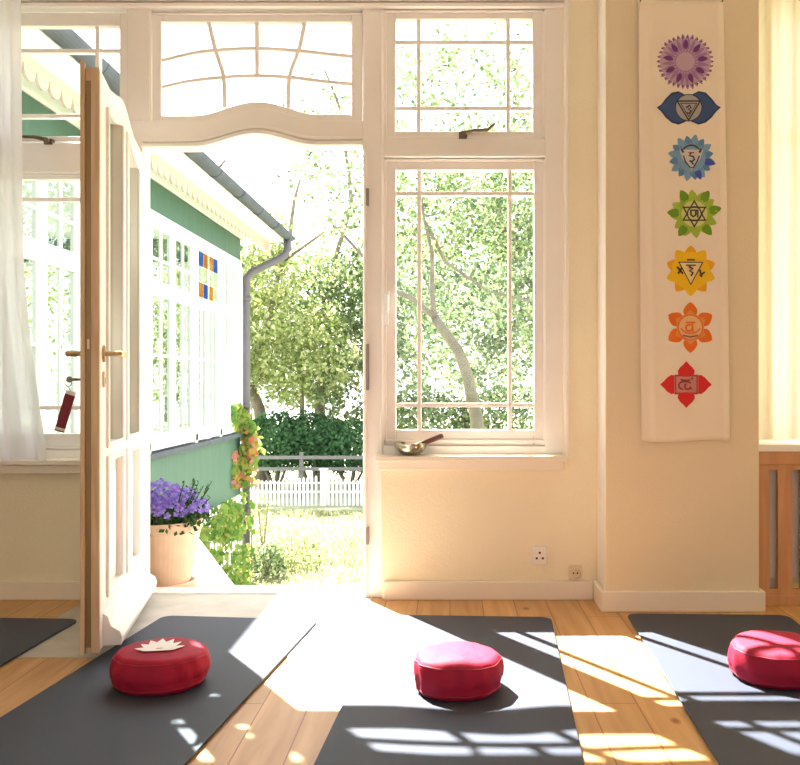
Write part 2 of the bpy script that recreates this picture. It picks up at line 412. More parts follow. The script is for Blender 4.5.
# local frame: u from hinge to free edge, w = out of the face seen here, z up
ud = Vector((.190, -.9818, 0)); wd = Vector((.9818, .190, 0))
O = Vector(root.location)
def DT(v): return tuple(ud*v[0] + wd*v[1] + Vector((0,0,v[2])))
DB = .045
def dtop(u): return 1.955 + .05*min(1, max(0, u/ DW)) + .055*(.5+.5*cos(pi*(u-.47)/.28) if abs(u-.47) < .28 else 0)
def gtop(u): return dtop(u) - .105
gl = [(.13,.405),(.525,.805)]
us = lambda a, c, n=14: [a+(c-a)*i/n for i in range(n+1)]
d = MB()
d.strip([(u,DB) for u in us(0,.13,3)], [(u,dtop(u)) for u in us(0,.13,3)], -TH/2, TH/2)
d.strip([(u,DB) for u in us(.405,.525,4)], [(u,dtop(u)) for u in us(.405,.525,4)], -TH/2, TH/2)
d.strip([(u,DB) for u in us(.805,DW-.012,4)], [(u,dtop(u)) for u in us(.805,DW-.012,4)], -TH/2, TH/2)
for a, c in gl:
    d.strip([(u,gtop(u)) for u in us(a,c)], [(u,dtop(u)) for u in us(a,c)], -TH/2, TH/2)
    d.box(a, c, -TH/2, TH/2, .675, .735); d.box(a, c, -TH/2, TH/2, DB, .215)
    d.box(a, c, -.012, .012, .21, .68)                       # recessed bottom panel
d.build('leaf', M_door, root, bevel=.005, T=DT)
# mouldings around glass and panels
mo = MB()
for a, c in gl:
    for s_ in (1, -1):
        w0, w1_ = (TH/2-.002, TH/2+.010) if s_ > 0 else (-TH/2-.010, -TH/2+.002)
        k = .016
        for (z0, z1, top) in ((.735, None, True), (.215, .675, False)):
            zt = lambda u: gtop(u) if top else z1
            mo.box(a-k, a+.004, w0, w1_, z0-k, zt(a)+k); mo.box(c-.004, c+k, w0, w1_, z0-k, zt(c)+k)
            mo.box(a, c, w0, w1_, z0-k, z0+.004)
            mo.strip([(u, zt(u)-.004) for u in us(a,c)], [(u, zt(u)+k) for u in us(a,c)], w0, w1_)
    mo.box(a+.05, c-.05, -.020, .020, .265, .625)              # raised field of the panel
mo.build('panel_moulding', M_door, root, bevel=.004, T=DT)
for a, c in gl:
    g = MB(); g.strip([(u,.725) for u in us(a-.008,c+.008)], [(u,gtop(u)+.01) for u in us(a-.008,c+.008)], -.0025, .0025); g.build('pane', M_glassd, root, T=DT)
# weather board at the bottom
wb = MB(); prof = [(TH/2-.002,.05),(TH/2+.060,.05),(TH/2+.064,.075),(TH/2+.056,.098),(TH/2+.026,.118),(TH/2+.016,.15),(TH/2-.002,.165)]
n = len(prof); vs = [(0.02, p[0], p[1]) for p in prof] + [(DW-.05, p[0], p[1]) for p in prof]
wb.add(vs, [tuple(range(n)), tuple(range(2*n-1, n-1, -1))] + [(i, (i+1) % n, (i+1) % n+n, i+n) for i in range(n)])
wb.build('weather_board', M_door, root, bevel=.003, T=DT)
# natural wood free edge, stepped
e = MB(); 
e.strip([(u,DB-.005) for u in (DW-.013,DW)], [(u,dtop(u)) for u in (DW-.013,DW)], .003, TH/2-.001)
e.strip([(u,DB-.005) for u in (DW-.013,DW-.006)], [(u,dtop(u)) for u in (DW-.013,DW-.008)], -.016, .003)
e.strip([(u,DB-.005) for u in (DW-.013,DW+.008)], [(u,dtop(u)+.018) for u in (DW-.013,DW+.008)], -TH/2+.001, -.016)
e.build('edge_board', M_edge, root, bevel=.003, T=DT)
e = MB(); e.box(DW-.009, DW-.006, -.0150, .002, .06, 1.96)
for q in range(9): e.box(DW-.0065, DW-.005, -.0085, -.0035, .15+.21*q, .165+.21*q)
e.build('lock_strip', mat('dull_brass_strip', (.30,.20,.09), .45, metal=.5), root, T=DT)
e = MB(); e.box(DW-.007, DW-.003, -.0105, -.003, wz(349,2.94), wz(339,2.94)); e.build('latch_bolt', M_sockm, root, T=DT)
# lever handles each side
HZ = wz(353.5, 2.98)
for s_, nm in ((1,'handle'), (-1,'handle')):
    l = MB(); u0 = DW-.055; wb0 = s_*TH/2
    prof = [(.0,0),(.0235,0),(.0235,.004),(.018,.008),(.0,.009)]
    vs = []; nn = 20
    for k in range(nn):
        a = 2*pi*k/nn; vs.append((u0+.019*cos(a), wb0, HZ+.030*sin(a)))
    for k in range(nn):
        a = 2*pi*k/nn; vs.append((u0+.017*cos(a), wb0+s_*.008, HZ+.027*sin(a)))
    l.add(vs, [tuple(range(nn)), tuple(range(2*nn-1, nn-1, -1))] + [(k, (k+1) % nn, (k+1) % nn+nn, k+nn) for k in range(nn)])
    l.tube([(u0, wb0, HZ), (u0, wb0+s_*.042, HZ), (u0-.008, wb0+s_*.052, HZ), (u0-.03, wb0+s_*.056, HZ+.001), (u0-.075, wb0+s_*.056, HZ+.002), (u0-.118, wb0+s_*.052, HZ-.001)], [.009,.009,.0105,.0105,.0095,.008], 12)
    l.build(nm, M_brass, root, smooth=False, bevel=0, T=DT)
    k_ = MB(); vs = []; kz = HZ-.088
    for q in range(nn):
        a = 2*pi*q/nn; vs.append((u0+.0155*cos(a), wb0, kz+.029*sin(a)))
    for q in range(nn):
        a = 2*pi*q/nn; vs.append((u0+.0135*cos(a), wb0+s_*.007, kz+.026*sin(a)))
    k_.add(vs, [tuple(range(nn)), tuple(range(2*nn-1, nn-1, -1))] + [(q, (q+1) % nn, (q+1) % nn+nn, q+nn) for q in range(nn)])
    k_.mi = 1; k_.box(u0-.003, u0+.003, wb0+s_*.0065, wb0+s_*.0078, kz-.014, kz+.006)
    k_.build('keyhole_plate', [M_sockm, M_hole], root, T=DT)
# hinges
for hz in (.30, 1.0, 1.72):
    h_ = MB(); h_.tube([tuple(Vector((-.004, TH/2+.004, hz-.05))), (-.004, TH/2+.004, hz+.05)], .007, 10); h_.build('hinge', M_door, root, T=DT)
# key in the lock with its tag (its own thing)
key = empty('door_key', tuple(O + Vector(DT((DW-.055, -TH/2-.008, HZ-.088)))))
tag(key, 'key in the door lock with a maroon tag hanging from it', 'key')
k_ = MB(); kb = Vector(DT((0,-1,0)))
k_.tube([(0,0,0), tuple(kb*.03)], .0035, 8)
k_.add([tuple(kb*.028 + Vector((0,0,.011*sin(a)))+kb*.010*(1-cos(a))) for a in [2*pi*i/16 for i in range(16)]], [tuple(range(16))])
k_.build('key_blade', M_bronze, key, solid=.003)
r_ = MB(); rc = kb*.042 + Vector((0,0,-.012)); r_.tube([tuple(rc + kb*.011*cos(a) + Vector((0,0,.011*sin(a)))) for a in [2*pi*i/24 for i in range(25)]], .0012, 6); 
r_.tube([tuple(rc+Vector((0,0,-.010))), tuple(rc+Vector((.010,0,-.030)))], .0015, 6)
r_.build('key_ring', M_bronze, key, smooth=True)
tg = MB(); kx = Vector((1,0,0)); ln = Vector((-.28,.0,-.96)).normalized(); sd = Vector((.96,0,-.28)); c0 = rc + Vector((.010,0,-.028))
def slab(b_, s0, s1, w, th=.004):
    q = []
    for yy in (-th, th):
        for (a, c) in ((s0,-w),(s0,w),(s1,w),(s1,-w)): q.append(tuple(c0 + ln*a + sd*c + Vector((0,yy,0))))
    b_.add(q, [(0,1,2,3),(7,6,5,4),(0,4,5,1),(1,5,6,2),(2,6,7,3),(3,7,4,0)])
slab(tg, .012, .128, .0165); slab(tg, .137, .142, .0165)
tg.mi = 1; slab(tg, 0, .012, .016, .0045); slab(tg, .128, .137, .0166, .0045)
tg.build('key_tag', [M_maroon, M_whiteP], key)

# ================================================================== CURTAINS
M_curt = translucent_mat('sheer_white_curtain', (.88,.86,.87), (.80,.80,.86), .45, alpha=.10)
M_curt2 = translucent_mat('cream_curtain', (.88,.83,.70), (.84,.80,.66), .5, alpha=.04)
def curtain(name, x0f, x1f, z0, z1, y, folds, amp, m, label, ph=0):
    b = MB(); nu, nv = 150, 36
    for j in range(nv+1):
        v = j/nv; z = z0+(z1-z0)*v; a, c = x0f(z), x1f(z)
        for i in range(nu+1):
            u = i/nu
            w = sin(2*pi*folds*u + ph + .5*sin(5*u+2*v)) + .35*sin(2*pi*folds*2.3*u+1.3*v+ph)
            b.v.append((a+(c-a)*u, y + amp*w*(.75+.35*(1-v)), z))
    for j in range(nv):
        for i in range(nu):
            k = j*(nu+1)+i; b.f.append((k, k+1, k+nu+2, k+nu+1)); b.m.append(0)
    # hem
    o = b.build(name, m, smooth=True)
    return tag(o, label, 'curtain')
def left_edge(z):
    py = 382 - (z-.95)*880/3.72
    pts = [(-60,18.5),(20,20),(200,22),(270,24),(340,31),(400,39),(440,46),(470,48)]
    for (a,b0),(c,d0) in zip(pts, pts[1:]):
        if a <= py <= c: return wx(b0+(d0-b0)*(py-a)/(c-a), 3.72)
    return wx(18.5 if py < 0 else 48, 3.72)
curtain('curtain', lambda z: -2.62 + .0*z, left_edge, .620, 2.78, 3.72, 7, .022, M_curt, 'white sheer curtain gathered at the left window, brushing its sill')
curtain('curtain', lambda z: 1.30, lambda z: 2.38, .70, 2.78, 3.83, 9, .022, M_curt2, 'cream curtain hanging at the right edge beside the banner pier', ph=1)
for (xa, xb, yy, lab) in ((-2.75,-1.85,3.72,'curtain rod above the left window'), (1.28,2.5,3.83,'curtain rod above the far right window')):
    b = MB(); b.tube([(xa,yy,2.79),(xb,yy,2.79)], .010, 12)
    for xk in (xa+.05, xb-.05): b.box(xk-.01, xk+.01, yy, (YW if xa < 0 else NY), 2.782, 2.798)
    tag(b.build('curtain_rod', M_bead), lab, 'curtain rod')

# ================================================================== RADIATOR COVER
rc_ = empty('radiator_cover', (1.9, 3.75, 0)); tag(rc_, 'orange-brown wooden radiator cover with tall slots under the right sill', 'radiator cover')
b = MB(); xa, xb, ya, yb = PX1+.025, RR-.02, 3.735, 3.755
slots = []; xs_ = wx(769.5, ya)
while xs_ < xb-.1: slots.append((xs_, xs_+.036)); xs_ += .097
zb, zt = wz(589, ya), wz(470, ya)
b.box(xa, xb, ya, yb, 0, zb); b.box(xa, xb, ya, yb, zt, .655)
prev = xa
for a, c in slots: b.box(prev, a, ya, yb, zb, zt); prev = c
b.box(prev, xb, ya, yb, zb, zt)
b.build('front_panel', M_cover, rc_)
b = MB(); b.box(xa, xb, ya-.008, ya, .60, .655); b.build('top_rail', M_cover, rc_, bevel=.003)
b = MB(); b.box(xa, xb, ya-.008, ya, 0, .045); b.build('base_rail', M_cover, rc_, bevel=.003)
offset_children(rc_)
b = MB()
for i in range(11): b.box(1.36+i*.1, 1.43+i*.1, 3.785, 3.865, .10, .58)
b.box(1.36, 2.43, 3.805, 3.845, .12, .15); b.box(1.36, 2.43, 3.805, 3.845, .53, .56)
b.box(1.38,1.41,3.805,3.845,0,.12); b.box(2.38,2.41,3.805,3.845,0,.12)
tag(b.build('radiator', M_rub, bevel=.008), 'pale ribbed radiator standing behind the slotted wooden cover', 'radiator')

# ================================================================== BANNER
ban = empty('wall_banner', (.945, PY-.006, 1.6)); tag(ban, 'long pale cloth banner painted with seven coloured lotus emblems', 'banner')
YB = PY-.012
def bx(px): return wx(px, YB)
def bz(py): return wz(py, YB)
zb0, zb1 = bz(441), bz(-1)
def edges(z):
    v = (z-zb0)/(zb1-zb0)
    return bx(641.5) + (bx(638)-bx(641.5))*v, bx(730) + (bx(723.5)-bx(730))*v
def cloth_y(x, z):
    a, c = edges(z); u = (x-a)/(c-a); v = (z-zb0)/(zb1-zb0)
    y = YB - .004*sin(pi*min(1,max(0,u)))
    y -= .006*exp(-((u-.10-.05*(1-v))/.035)**2)*(1-.4*v) + .0035*exp(-((u-.93)/.03)**2)
    y += .0025*sin(9*u+4*v)
    y -= .004*exp(-((u-.2+.1*v)/.05)**2)*(1-v)**2
    return y
b = MB(); nu, nv = 60, 90
for j in range(nv+1):
    z = zb0+(zb1-zb0)*j/nv; a, c = edges(z)
    for i in range(nu+1):
        u = i/nu; x = a+(c-a)*u
        sag = -.012*sin(pi*u)*max(0, (j/nv-.9)/.1) - .004*sin(pi*u*2)*max(0, 1-j/nv*8)
        b.v.append((x, cloth_y(x, z), z+sag))
for j in range(nv):
    for i in range(nu):
        k = j*(nu+1)+i; b.f.append((k, k+1, k+nu+2, k+nu+1)); b.m.append(0)
b.build('cloth', M_cloth, ban, smooth=True, solid=.0012)
for px in (640, 722):
    p = MB(); p.tube([(bx(px), YB-.010, bz(1.5)), (bx(px), PY, bz(1.5))], .0035, 8); p.build('pin', M_bronze, ban)
def paint(name, c): return mat(name, c, .9)
EM = dict(violet=paint('paint_violet', (.36,.20,.38)), plum=paint('paint_plum', (.17,.05,.20)), lilac=paint('paint_lilac', (.52,.36,.46)),
     indigo=paint('paint_indigo', (.055,.10,.24)), indigo2=paint('paint_indigo_dark', (.03,.055,.14)), grey=paint('paint_grey', (.42,.40,.38)), ink=paint('paint_ink', (.055,.045,.05)),
     blue=paint('paint_blue', (.10,.24,.46)), blue2=paint('paint_light_blue', (.20,.36,.55)), blue3=paint('paint_deep_blue', (.06,.09,.50)), pale=paint('paint_pale_blue', (.60,.60,.58)),
     green=paint('paint_green', (.15,.32,.02)), lime=paint('paint_lime', (.36,.50,.06)), lime2=paint('paint_pale_lime', (.66,.66,.24)),
     yellow=paint('paint_yellow', (.86,.52,.012)), amber=paint('paint_amber', (.82,.38,.01)), cream=paint('paint_cream', (.84,.64,.30)),
     orange=paint('paint_orange', (.80,.17,.015)), orange2=paint('paint_light_orange', (.80,.30,.09)), sand=paint('paint_sand', (.84,.50,.24)), brown=paint('paint_brown', (.42,.10,.04)),
     red=paint('paint_red', (.68,.025,.025)), pink=paint('paint_pink', (.62,.22,.20)), dred=paint('paint_dull_red', (.26,.07,.06)))
class Emblem:
    def __init__(s, px, py, label):
        s.cx, s.cz = bx(px), bz(py); s.k = YB/FX; s.b = MB(); s.mats = []; s.lay = 0; s.label = label
    def _m(s, c):
        if EM[c] not in s.mats: s.mats.append(EM[c])
        s.b.mi = s.mats.index(EM[c])
    def P(s, x, y):        # emblem units, y up
        X_, Z_ = s.cx + x*s.k, s.cz + y*s.k
        return (X_, cloth_y(X_, Z_) - .0012 - .00035*s.lay, Z_)
    def poly(s, pts, c):
        s._m(c); s.lay += 1
        cx = sum(p[0] for p in pts)/len(pts); cy = sum(p[1] for p in pts)/len(pts); n = len(pts)
        vs = [s.P(cx, cy)]; 
        for r in (.5, 1): vs += [s.P(cx+(p[0]-cx)*r, cy+(p[1]-cy)*r) for p in pts]
        s.b.add(vs, [(0, 1+i, 1+(i+1) % n) for i in range(n)] + [(1+i, 1+n+i, 1+n+(i+1) % n, 1+(i+1) % n) for i in range(n)])
    def petal(s, ang, r0, r1, w, c, tip=1.0, same=False):
        if same: s.lay -= 1
        L_ = r1-r0; pts = []
        for i in range(9):
            t_ = i/8; hw = w*(sin(pi*min(1, t_**.8*1.0)*.92+.12) if tip else sin(pi*t_))*(1 if t_ < .99 else 0)
            pts.append((r0+L_*t_, hw))
        full = [(a, h) for a, h in pts] + [(a, -h) for a, h in reversed(pts[:-1])]
        ca, sa = cos(ang), sin(ang)
        s.poly([(a*ca-h*sa, a*sa+h*ca) for a, h in full], c)
    def disc(s, r, c, n=32, x=0, y=0, ry=None):
        s.poly([(x+r*cos(2*pi*i/n), y+(ry or r)*sin(2*pi*i/n)) for i in range(n)], c)
    def line(s, pts, w, c, close=False):
        s._m(c); s.lay += 1
        if close: pts = pts + [pts[0]]
        vs = []; n = len(pts)
        for i, p in enumerate(pts):
            if close and i in (0, n-1): a, d_ = pts[n-2], pts[1]
            else: a, d_ = pts[max(0, i-1)], pts[min(n-1, i+1)]
            dx, dy = d_[0]-a[0], d_[1]-a[1]; l = sqrt(dx*dx+dy*dy) or 1
            ww = w/2*1.25*(1.5 if close and n <= 5 else 1)
            vs += [s.P(p[0]-dy/l*ww, p[1]+dx/l*ww), s.P(p[0]+dy/l*ww, p[1]-dx/l*ww)]
        s.b.add(vs, [(2*i, 2*i+1, 2*i+3, 2*i+2) for i in range(n-1)])
    def build(s): 
        o = s.b.build('lotus_emblem', s.mats, ban); o['label'] = s.label; return o
def arc(cx, cy, r, a0, a1, n=12, ry=None): return [(cx+r*cos(radians(a0+(a1-a0)*i/n)), cy+(ry or r)*sin(radians(a0+(a1-a0)*i/n))) for i in range(n+1)]
# violet crown
e = Emblem(685, 62, 'violet emblem with many petals')
for i in range(34): e.petal(2*pi*i/34, 18, 28.3+random.uniform(-.8,.8), 2.0, 'violet', same=i > 0)
for i in range(34): 
    a = 2*pi*i/34; e.disc(.9, 'plum', 8, 27.2*cos(a), 24.6*sin(a)); e.lay -= 1
e.lay += 1; e.disc(25.2, 'lilac', ry=23); 
for i in range(24): e.petal(2*pi*i/24+.1, 10, 24, 1.9, 'violet', same=i > 0)
for i in range(9): e.petal(2*pi*i/9+.15, 12.5, 22.5, 2.6, 'plum', same=i > 0)
e.disc(10.5, 'violet'); e.disc(9.4, 'lilac'); e.build()
# indigo third eye
e = Emblem(688.3, 108, 'indigo emblem with two wide petals')
for s_ in (-1, 1):
    o1 = [(s_*x_, y_) for x_, y_ in [(0,7),(3,13),(10,16.5),(17,15),(23,9),(27.5,3),(32,0),(27.5,-4),(23,-10),(17,-15),(10,-17),(3,-14),(0,-10)]]
    e.poly(o1, 'indigo2'); o2 = [(s_*4+ (p[0]-s_*4)*.92-s_*0, p[1]*.88) for p in o1]
    e.poly(o2, 'indigo')
e.disc(13.2, 'grey'); e.line(arc(0,0,13.2,0,360,30), .8, 'indigo2')
e.line([(-11.5,6.5),(11.5,6.5),(0,-12.5)], 1.5, 'ink', close=True); e.line([(-8,4.2),(8,4.2),(0,-9)], .8, 'ink', close=True)
e.line([(-2.5,0),(1,2.2),(2.5,0),(-.5,-1.5),(2.2,-3),(.4,-6),(-2,-5)], 1.3, 'ink'); e.build()
# blue throat
e = Emblem(691, 158, 'blue emblem with sixteen petals')
for i in range(16): e.petal(2*pi*i/16+.2, 8, 22.5+1.5*(i % 2), 4.4, ('blue','blue2')[i % 2], same=i > 0)
e.petal(-.25, 12, 25, 3.6, 'blue3'); e.petal(-1.15, 12, 24, 3.2, 'blue3'); e.disc(14.2, 'blue2')
e.poly([(-12,8),(12,8),(9,-1),(0,-13),(-9,-1)], 'pale'); e.line(arc(0,3,9.5,35,145), 1.5, 'ink'); e.line([(-10,9),(-8,5)], 1.8, 'ink'); e.line([(10,9),(8,5)], 1.8, 'ink')
e.line([(-8,2),(-6,-4),(-1,-10),(2,-10),(6,-3),(8,2)], 1.1, 'ink'); e.line([(-3,5),(3,5)], 1, 'brown'); e.line([(0,5),(-2,2),(2,1),(3,-2),(0,-4),(-2,-3)], 1.5, 'ink'); e.line([(0,-4),(2,-7)], 1.3, 'ink'); e.build()
# green heart
e = Emblem(694, 214, 'green emblem with twelve petals')
for i in range(12): e.petal(2*pi*i/12+.1, 8, 24.5, 5.2, 'lime', same=i > 0)
for i, a in enumerate((.15,.95,2.05,3.05,4.05,5.35)): e.petal(a+.05, 14, 27.5, 4.4, 'green', same=i > 0)
e.disc(15.5, 'lime'); e.disc(13, 'lime2')
for ph in (pi/2, -pi/2): e.line([(12.8*cos(ph+2*pi*i/3), 12.8*sin(ph+2*pi*i/3)) for i in range(3)], 1.5, 'ink', close=True)
e.disc(7, 'lime2'); e.line(arc(0,0,7,0,360,24), 1.1, 'ink'); e.line([(-3.5,3.5),(-3.5,-1),(-1,-3),(1.5,-1),(1.5,3.5)], 1.5, 'ink'); e.line([(-4,3.5),(4,3.5)], 1.1, 'ink'); e.line([(3.4,3.5),(3.4,-4)], 1.3, 'ink'); e.build()
# yellow solar plexus
e = Emblem(690.5, 271, 'yellow emblem with ten petals')
for i in range(10): e.petal(2*pi*i/10+pi/2, 9, 25.5, 6.6, ('amber','yellow')[i % 2], same=i > 0)
e.disc(19, 'yellow'); e.poly([(-12,8.5),(12,8.5),(0,-13.5)], 'cream'); e.line([(-12,8.5),(12,8.5),(0,-13.5)], 1.1, 'ink', close=True)
e.line([(-14,4),(-8,-3)], 1.6, 'ink'); e.line([(-13,-3),(-9,3)], 1.5, 'ink'); e.line([(14,-1),(9,-5)], 1.5, 'ink'); e.line([(9,1),(11,-6)], 1.5, 'ink'); e.line([(-4,11),(4,11)], 1.2, 'ink')
e.line([(-5,5.5),(5,5.5)], 1, 'ink'); e.line([(-2,4),(2,2),(-1.5,0),(2,-2),(0,-5)], 1.6, 'ink'); e.build()
# orange sacral
e = Emblem(690, 327.5, 'orange emblem with six petals')
for i in range(6): e.petal(2*pi*i/6+pi/2, 9, 25.5, 7.2, 'orange', same=i > 0)
for i in range(6): e.petal(2*pi*i/6+pi/2, 9, 17, 4.2, 'orange2', same=i > 0)
e.disc(14, 'orange2'); e.disc(12.2, 'sand'); e.line(arc(0,0,12.4,0,360,30), 1.0, 'orange')
e.line(arc(0,6,12,215,325), 1.2, 'orange'); e.line([(-5,5),(5,5)], 1.3, 'orange'); e.line(arc(-1.5,-.5,3.2,60,360,16), 1.6, 'orange'); e.line([(1.7,5),(1.9,0),(2.4,-4.5)], 1.6, 'orange')
e.line([(-8,-8),(0,-9.5),(8,-8)], 1.2, 'brown'); e.build()
# red root
e = Emblem(685.8, 384.5, 'red emblem with four petals round a square')
for i in range(4):
    a = i*pi/2; ca, sa = cos(a), sin(a)
    sh = [(9,-6),(8.5,0),(9,6),(11,9),(15,9.6),(19,7),(22,3.6),(26,0),(22,-3.6),(19,-7),(15,-9.6),(11,-9)]
    k = 1 if i % 2 == 0 else .9
    e.poly([((x_*ca-y_*sa)*k, (x_*sa+y_*ca)*k) for x_, y_ in sh], 'red')
e.poly([(-12,-10),(12,-10),(12,10),(-12,10)], 'pink'); e.line([(-10.8,-8.8),(10.8,-8.8),(10.8,8.8),(-10.8,8.8)], .9, 'dred', close=True)
e.line([(-6,5),(-1,4),(4,4.5)], 1.3, 'dred'); e.line([(5,7),(6.5,5)], 1.3, 'dred'); e.line(arc(-4,-1,3.6,80,280), 1.3, 'dred'); e.line([(-4,2.6),(0,3),(4.5,1.5)], 1.3, 'dred'); e.line(arc(1,-2,2.8,110,330), 1.3, 'dred'); e.line([(3.5,-2),(5,-5)], 1.2, 'dred'); e.build()
offset_children(ban)

# ================================================================== YOGA MATS
def yoga_mat(far_c, ang, W, Lg, label, dz=0):
    """far_c: middle of the far short edge; runs towards the viewer"""
    b = MB(); r = .045; pts = []
    for (cx, cy, a0) in ((W/2-r, -r, 0), (-W/2+r, -r, 90)):
        pts += [(cx+r*cos(radians(a0+15*i)), cy+r*sin(radians(a0+15*i))) for i in range(7)]
    nseg = 16
    ys = [0-r + 0*0]
    left = [(-W/2, -r-(Lg-2*r)*i/nseg) for i in range(1, nseg)]
    right = [(W/2, p[1]) for p in reversed(left)]
    bl = [(-W/2+r+r*cos(radians(a)), -Lg+r+r*sin(radians(a))) for a in range(180, 271, 15)]
    br = [(W/2-r+r*cos(radians(a)), -Lg+r+r*sin(radians(a))) for a in range(270, 361, 15)]
    pts = pts + left + bl + br + right; n = len(pts)
    z0, z1 = .0035, .0115
    b.add([(x, y, z0) for x, y in pts] + [(x, y, z1) for x, y in pts], [tuple(range(n-1, -1, -1)), tuple(range(n, 2*n))] + [(i, (i+1) % n, (i+1) % n+n, i+n) for i in range(n)])
    o = b.build('yoga_mat', M_mat, bevel=.002); o.location = (far_c[0], far_c[1], dz); o.rotation_euler = (0,0,ang)
    return tag(o, label, 'yoga mat')
# rotation: near end drifts left of far end -> negative angle about z
yoga_mat((-1.775, 3.505), -radians(2.8), .62, 1.85, 'dark grey yoga mat at the far left edge, behind the open door, nothing on it')
yoga_mat((-.835, 3.51), -radians(5.8), .635, 1.85, 'dark grey yoga mat under the cushion printed with a white lotus, beside the open door')
yoga_mat((.072, 3.535), -radians(3.1), .665, 1.9, 'sunlit grey yoga mat in the middle with a plain round cushion')
yoga_mat((1.038, 3.56), -radians(2.1), .645, 1.9, 'dark grey yoga mat in front of the banner pier at the right')

# ================================================================== CUSHIONS
def cushion(loc, R_, H_, rz, label, sx=1.0, sy=1.0, seed=0, lotus=False):
    root = empty('meditation_cushion', loc, rz); tag(root, label, 'cushion')
    n, prof = 72, []
    K = 7
    prof = [(0.0, 0), (R_*.5, 0), (R_*.80, 0)]
    for i in range(K+1):
        a = -pi/2 + (pi/2)*i/K; prof.append((R_*.84 + R_*.145*cos(a), .036 + .036*sin(a)))
    for zz in (.35,.5,.62): prof.append((R_*(.992+.012*sin(pi*zz)), H_*zz))
    for i in range(K+1):
        a = (pi/2)*i/K; prof.append((R_*.80 + R_*.195*cos(a), H_-.036 + .033*sin(a)))
    prof += [(R_*.68, H_+.001), (R_*.5, H_+.004), (R_*.3, H_+.006), (R_*.12, H_+.0065), (.0, H_+.0065)]
    def disp(x, y, z):
        v = Vector((x, y, z)); l = sqrt(x*x+y*y)+1e-6; a = math.atan2(y, x)
        q = noise.noise(Vector((x*9, y*9, z*14+seed*3.1)))
        side = max(0, min(1, l/R_-.6)/.4)
        rr = .008*q*side + .005*side*sin(13*a+22*z+3*q+seed)*(.5+.5*noise.noise(Vector((cos(a)*2, sin(a)*2, seed))))
        up = (.004*noise.noise(Vector((x*11+seed, y*11, 1))) if z > H_*.8 else 0)
        return (x*sx*(1+rr/max(l, .02)*1.0) if l > .02 else x*sx, y*sy*(1+rr/max(l, .02)) if l > .02 else y*sy, max(0, z+up))
    b = MB(); b.lathe([(max(r, .0005), z) for r, z in prof], n=n)
    b.v = [disp(*v) for v in b.v]
    b.build('cover', M_red, root, smooth=True)
    for zz, rr in ((H_-.0185, R_*.955),(.016, R_*.955)):
        p = MB(); p.tube([disp(rr*cos(2*pi*i/72), rr*sin(2*pi*i/72), zz) for i in range(73)], .0028, 6, cap=False); p.build('piping', M_redpipe, root, smooth=True)
    if lotus:
        e_ = MB(); 
        for a, L_ in ((0,.062),(.42,.060),(-.42,.060),(.85,.055),(-.85,.055),(1.3,.052),(-1.3,.052)):
            pts = []
            for i in range(9):
                t_ = i/8; pts.append((.012+L_*1.25*t_, .0155*sin(pi*t_**.85)))
            full = pts + [(u_, -h) for u_, h in reversed(pts[1:-1])]
            ca, sa = cos(a+pi/2), sin(a+pi/2)
            q = [(u_*ca-h*sa, u_*sa*1.35+h*ca-.050) for u_, h in full]
            q3 = [disp(x_/sx, y_/sy, H_+.0065) for x_, y_ in q]
            e_.add([(x_, y_, z_+.0022) for x_, y_, z_ in q3], [tuple(range(len(q3)))])
        q = [( .05*cos(a), .010*sin(a)-.052) for a in [2*pi*i/20 for i in range(20)]]
        q3 = [disp(x_/sx, y_/sy, H_+.0065) for x_, y_ in q]; e_.add([(x_, y_, z_+.0026) for x_, y_, z_ in q3], [tuple(range(len(q3)))])
        o = e_.build('lotus_print', M_lotus, root, solid=.001); o['label'] = 'white lotus printed on the crimson top'
    return root
cushion((-.903, 2.745, .0118), .142, .110, radians(12), 'crimson round cushion with a white lotus print on the left mat', sx=1.03, sy=.98, seed=1, lotus=True)
cushion((.024, 2.700, .0118), .137, .112, radians(-20), 'crimson round cushion on the middle mat, its top in full sun', sx=1.0, sy=1.0, seed=2)
cushion((1.045, 2.81, .0118), .147, .114, radians(40), 'plain crimson round cushion on the right mat at the photo edge', sx=1.06, sy=.98, seed=3)

# ================================================================== BOWL + MALLET, SOCKETS
bc = (wx(410.5, 3.835), 3.832, .6335)
b = MB(); prof = [(.0005,0),(.026,0),(.045,.007),(.060,.020),(.0685,.036),(.070,.048),(.072,.050),(.070,.052),(.0665,.049),(.065,.037),(.056,.022),(.042,.012),(.02,.006),(.0005,.005)]
b.lathe(prof, n=44); bo = b.build('singing_bowl', M_bowl, smooth=True); bo.location = bc; tag(bo, 'small brass singing bowl on the right window sill', 'bowl')
ml = empty('mallet', (0,0,0)); ml.location = bc; tag(ml, 'dark wooden mallet resting across the brass bowl', 'mallet')
p0, p1 = Vector((-.020,-.045,.020)), Vector((.148,-.012,.082))
dirv = (p1-p0).normalized()
p0 = Vector((-.028,-.012,.0185)); p1 = Vector((.142,.0,.0835)); 
b = MB(); b.tube([p0+(p1-p0)*t_ for t_ in (0,.03,.25,.5,.75,.97,1)], [.006,.009,.0095,.010,.0115,.012,.008], 14); b.build('stick', M_mallet, ml, smooth=True)
b = MB(); b.tube([p0+(p1-p0)*t_ for t_ in (.02,.06,.42,.46)], [.0105,.0118,.0118,.0105], 14); b.build('suede_wrap', mat('suede', (.60,.40,.24), .9), ml, smooth=True)

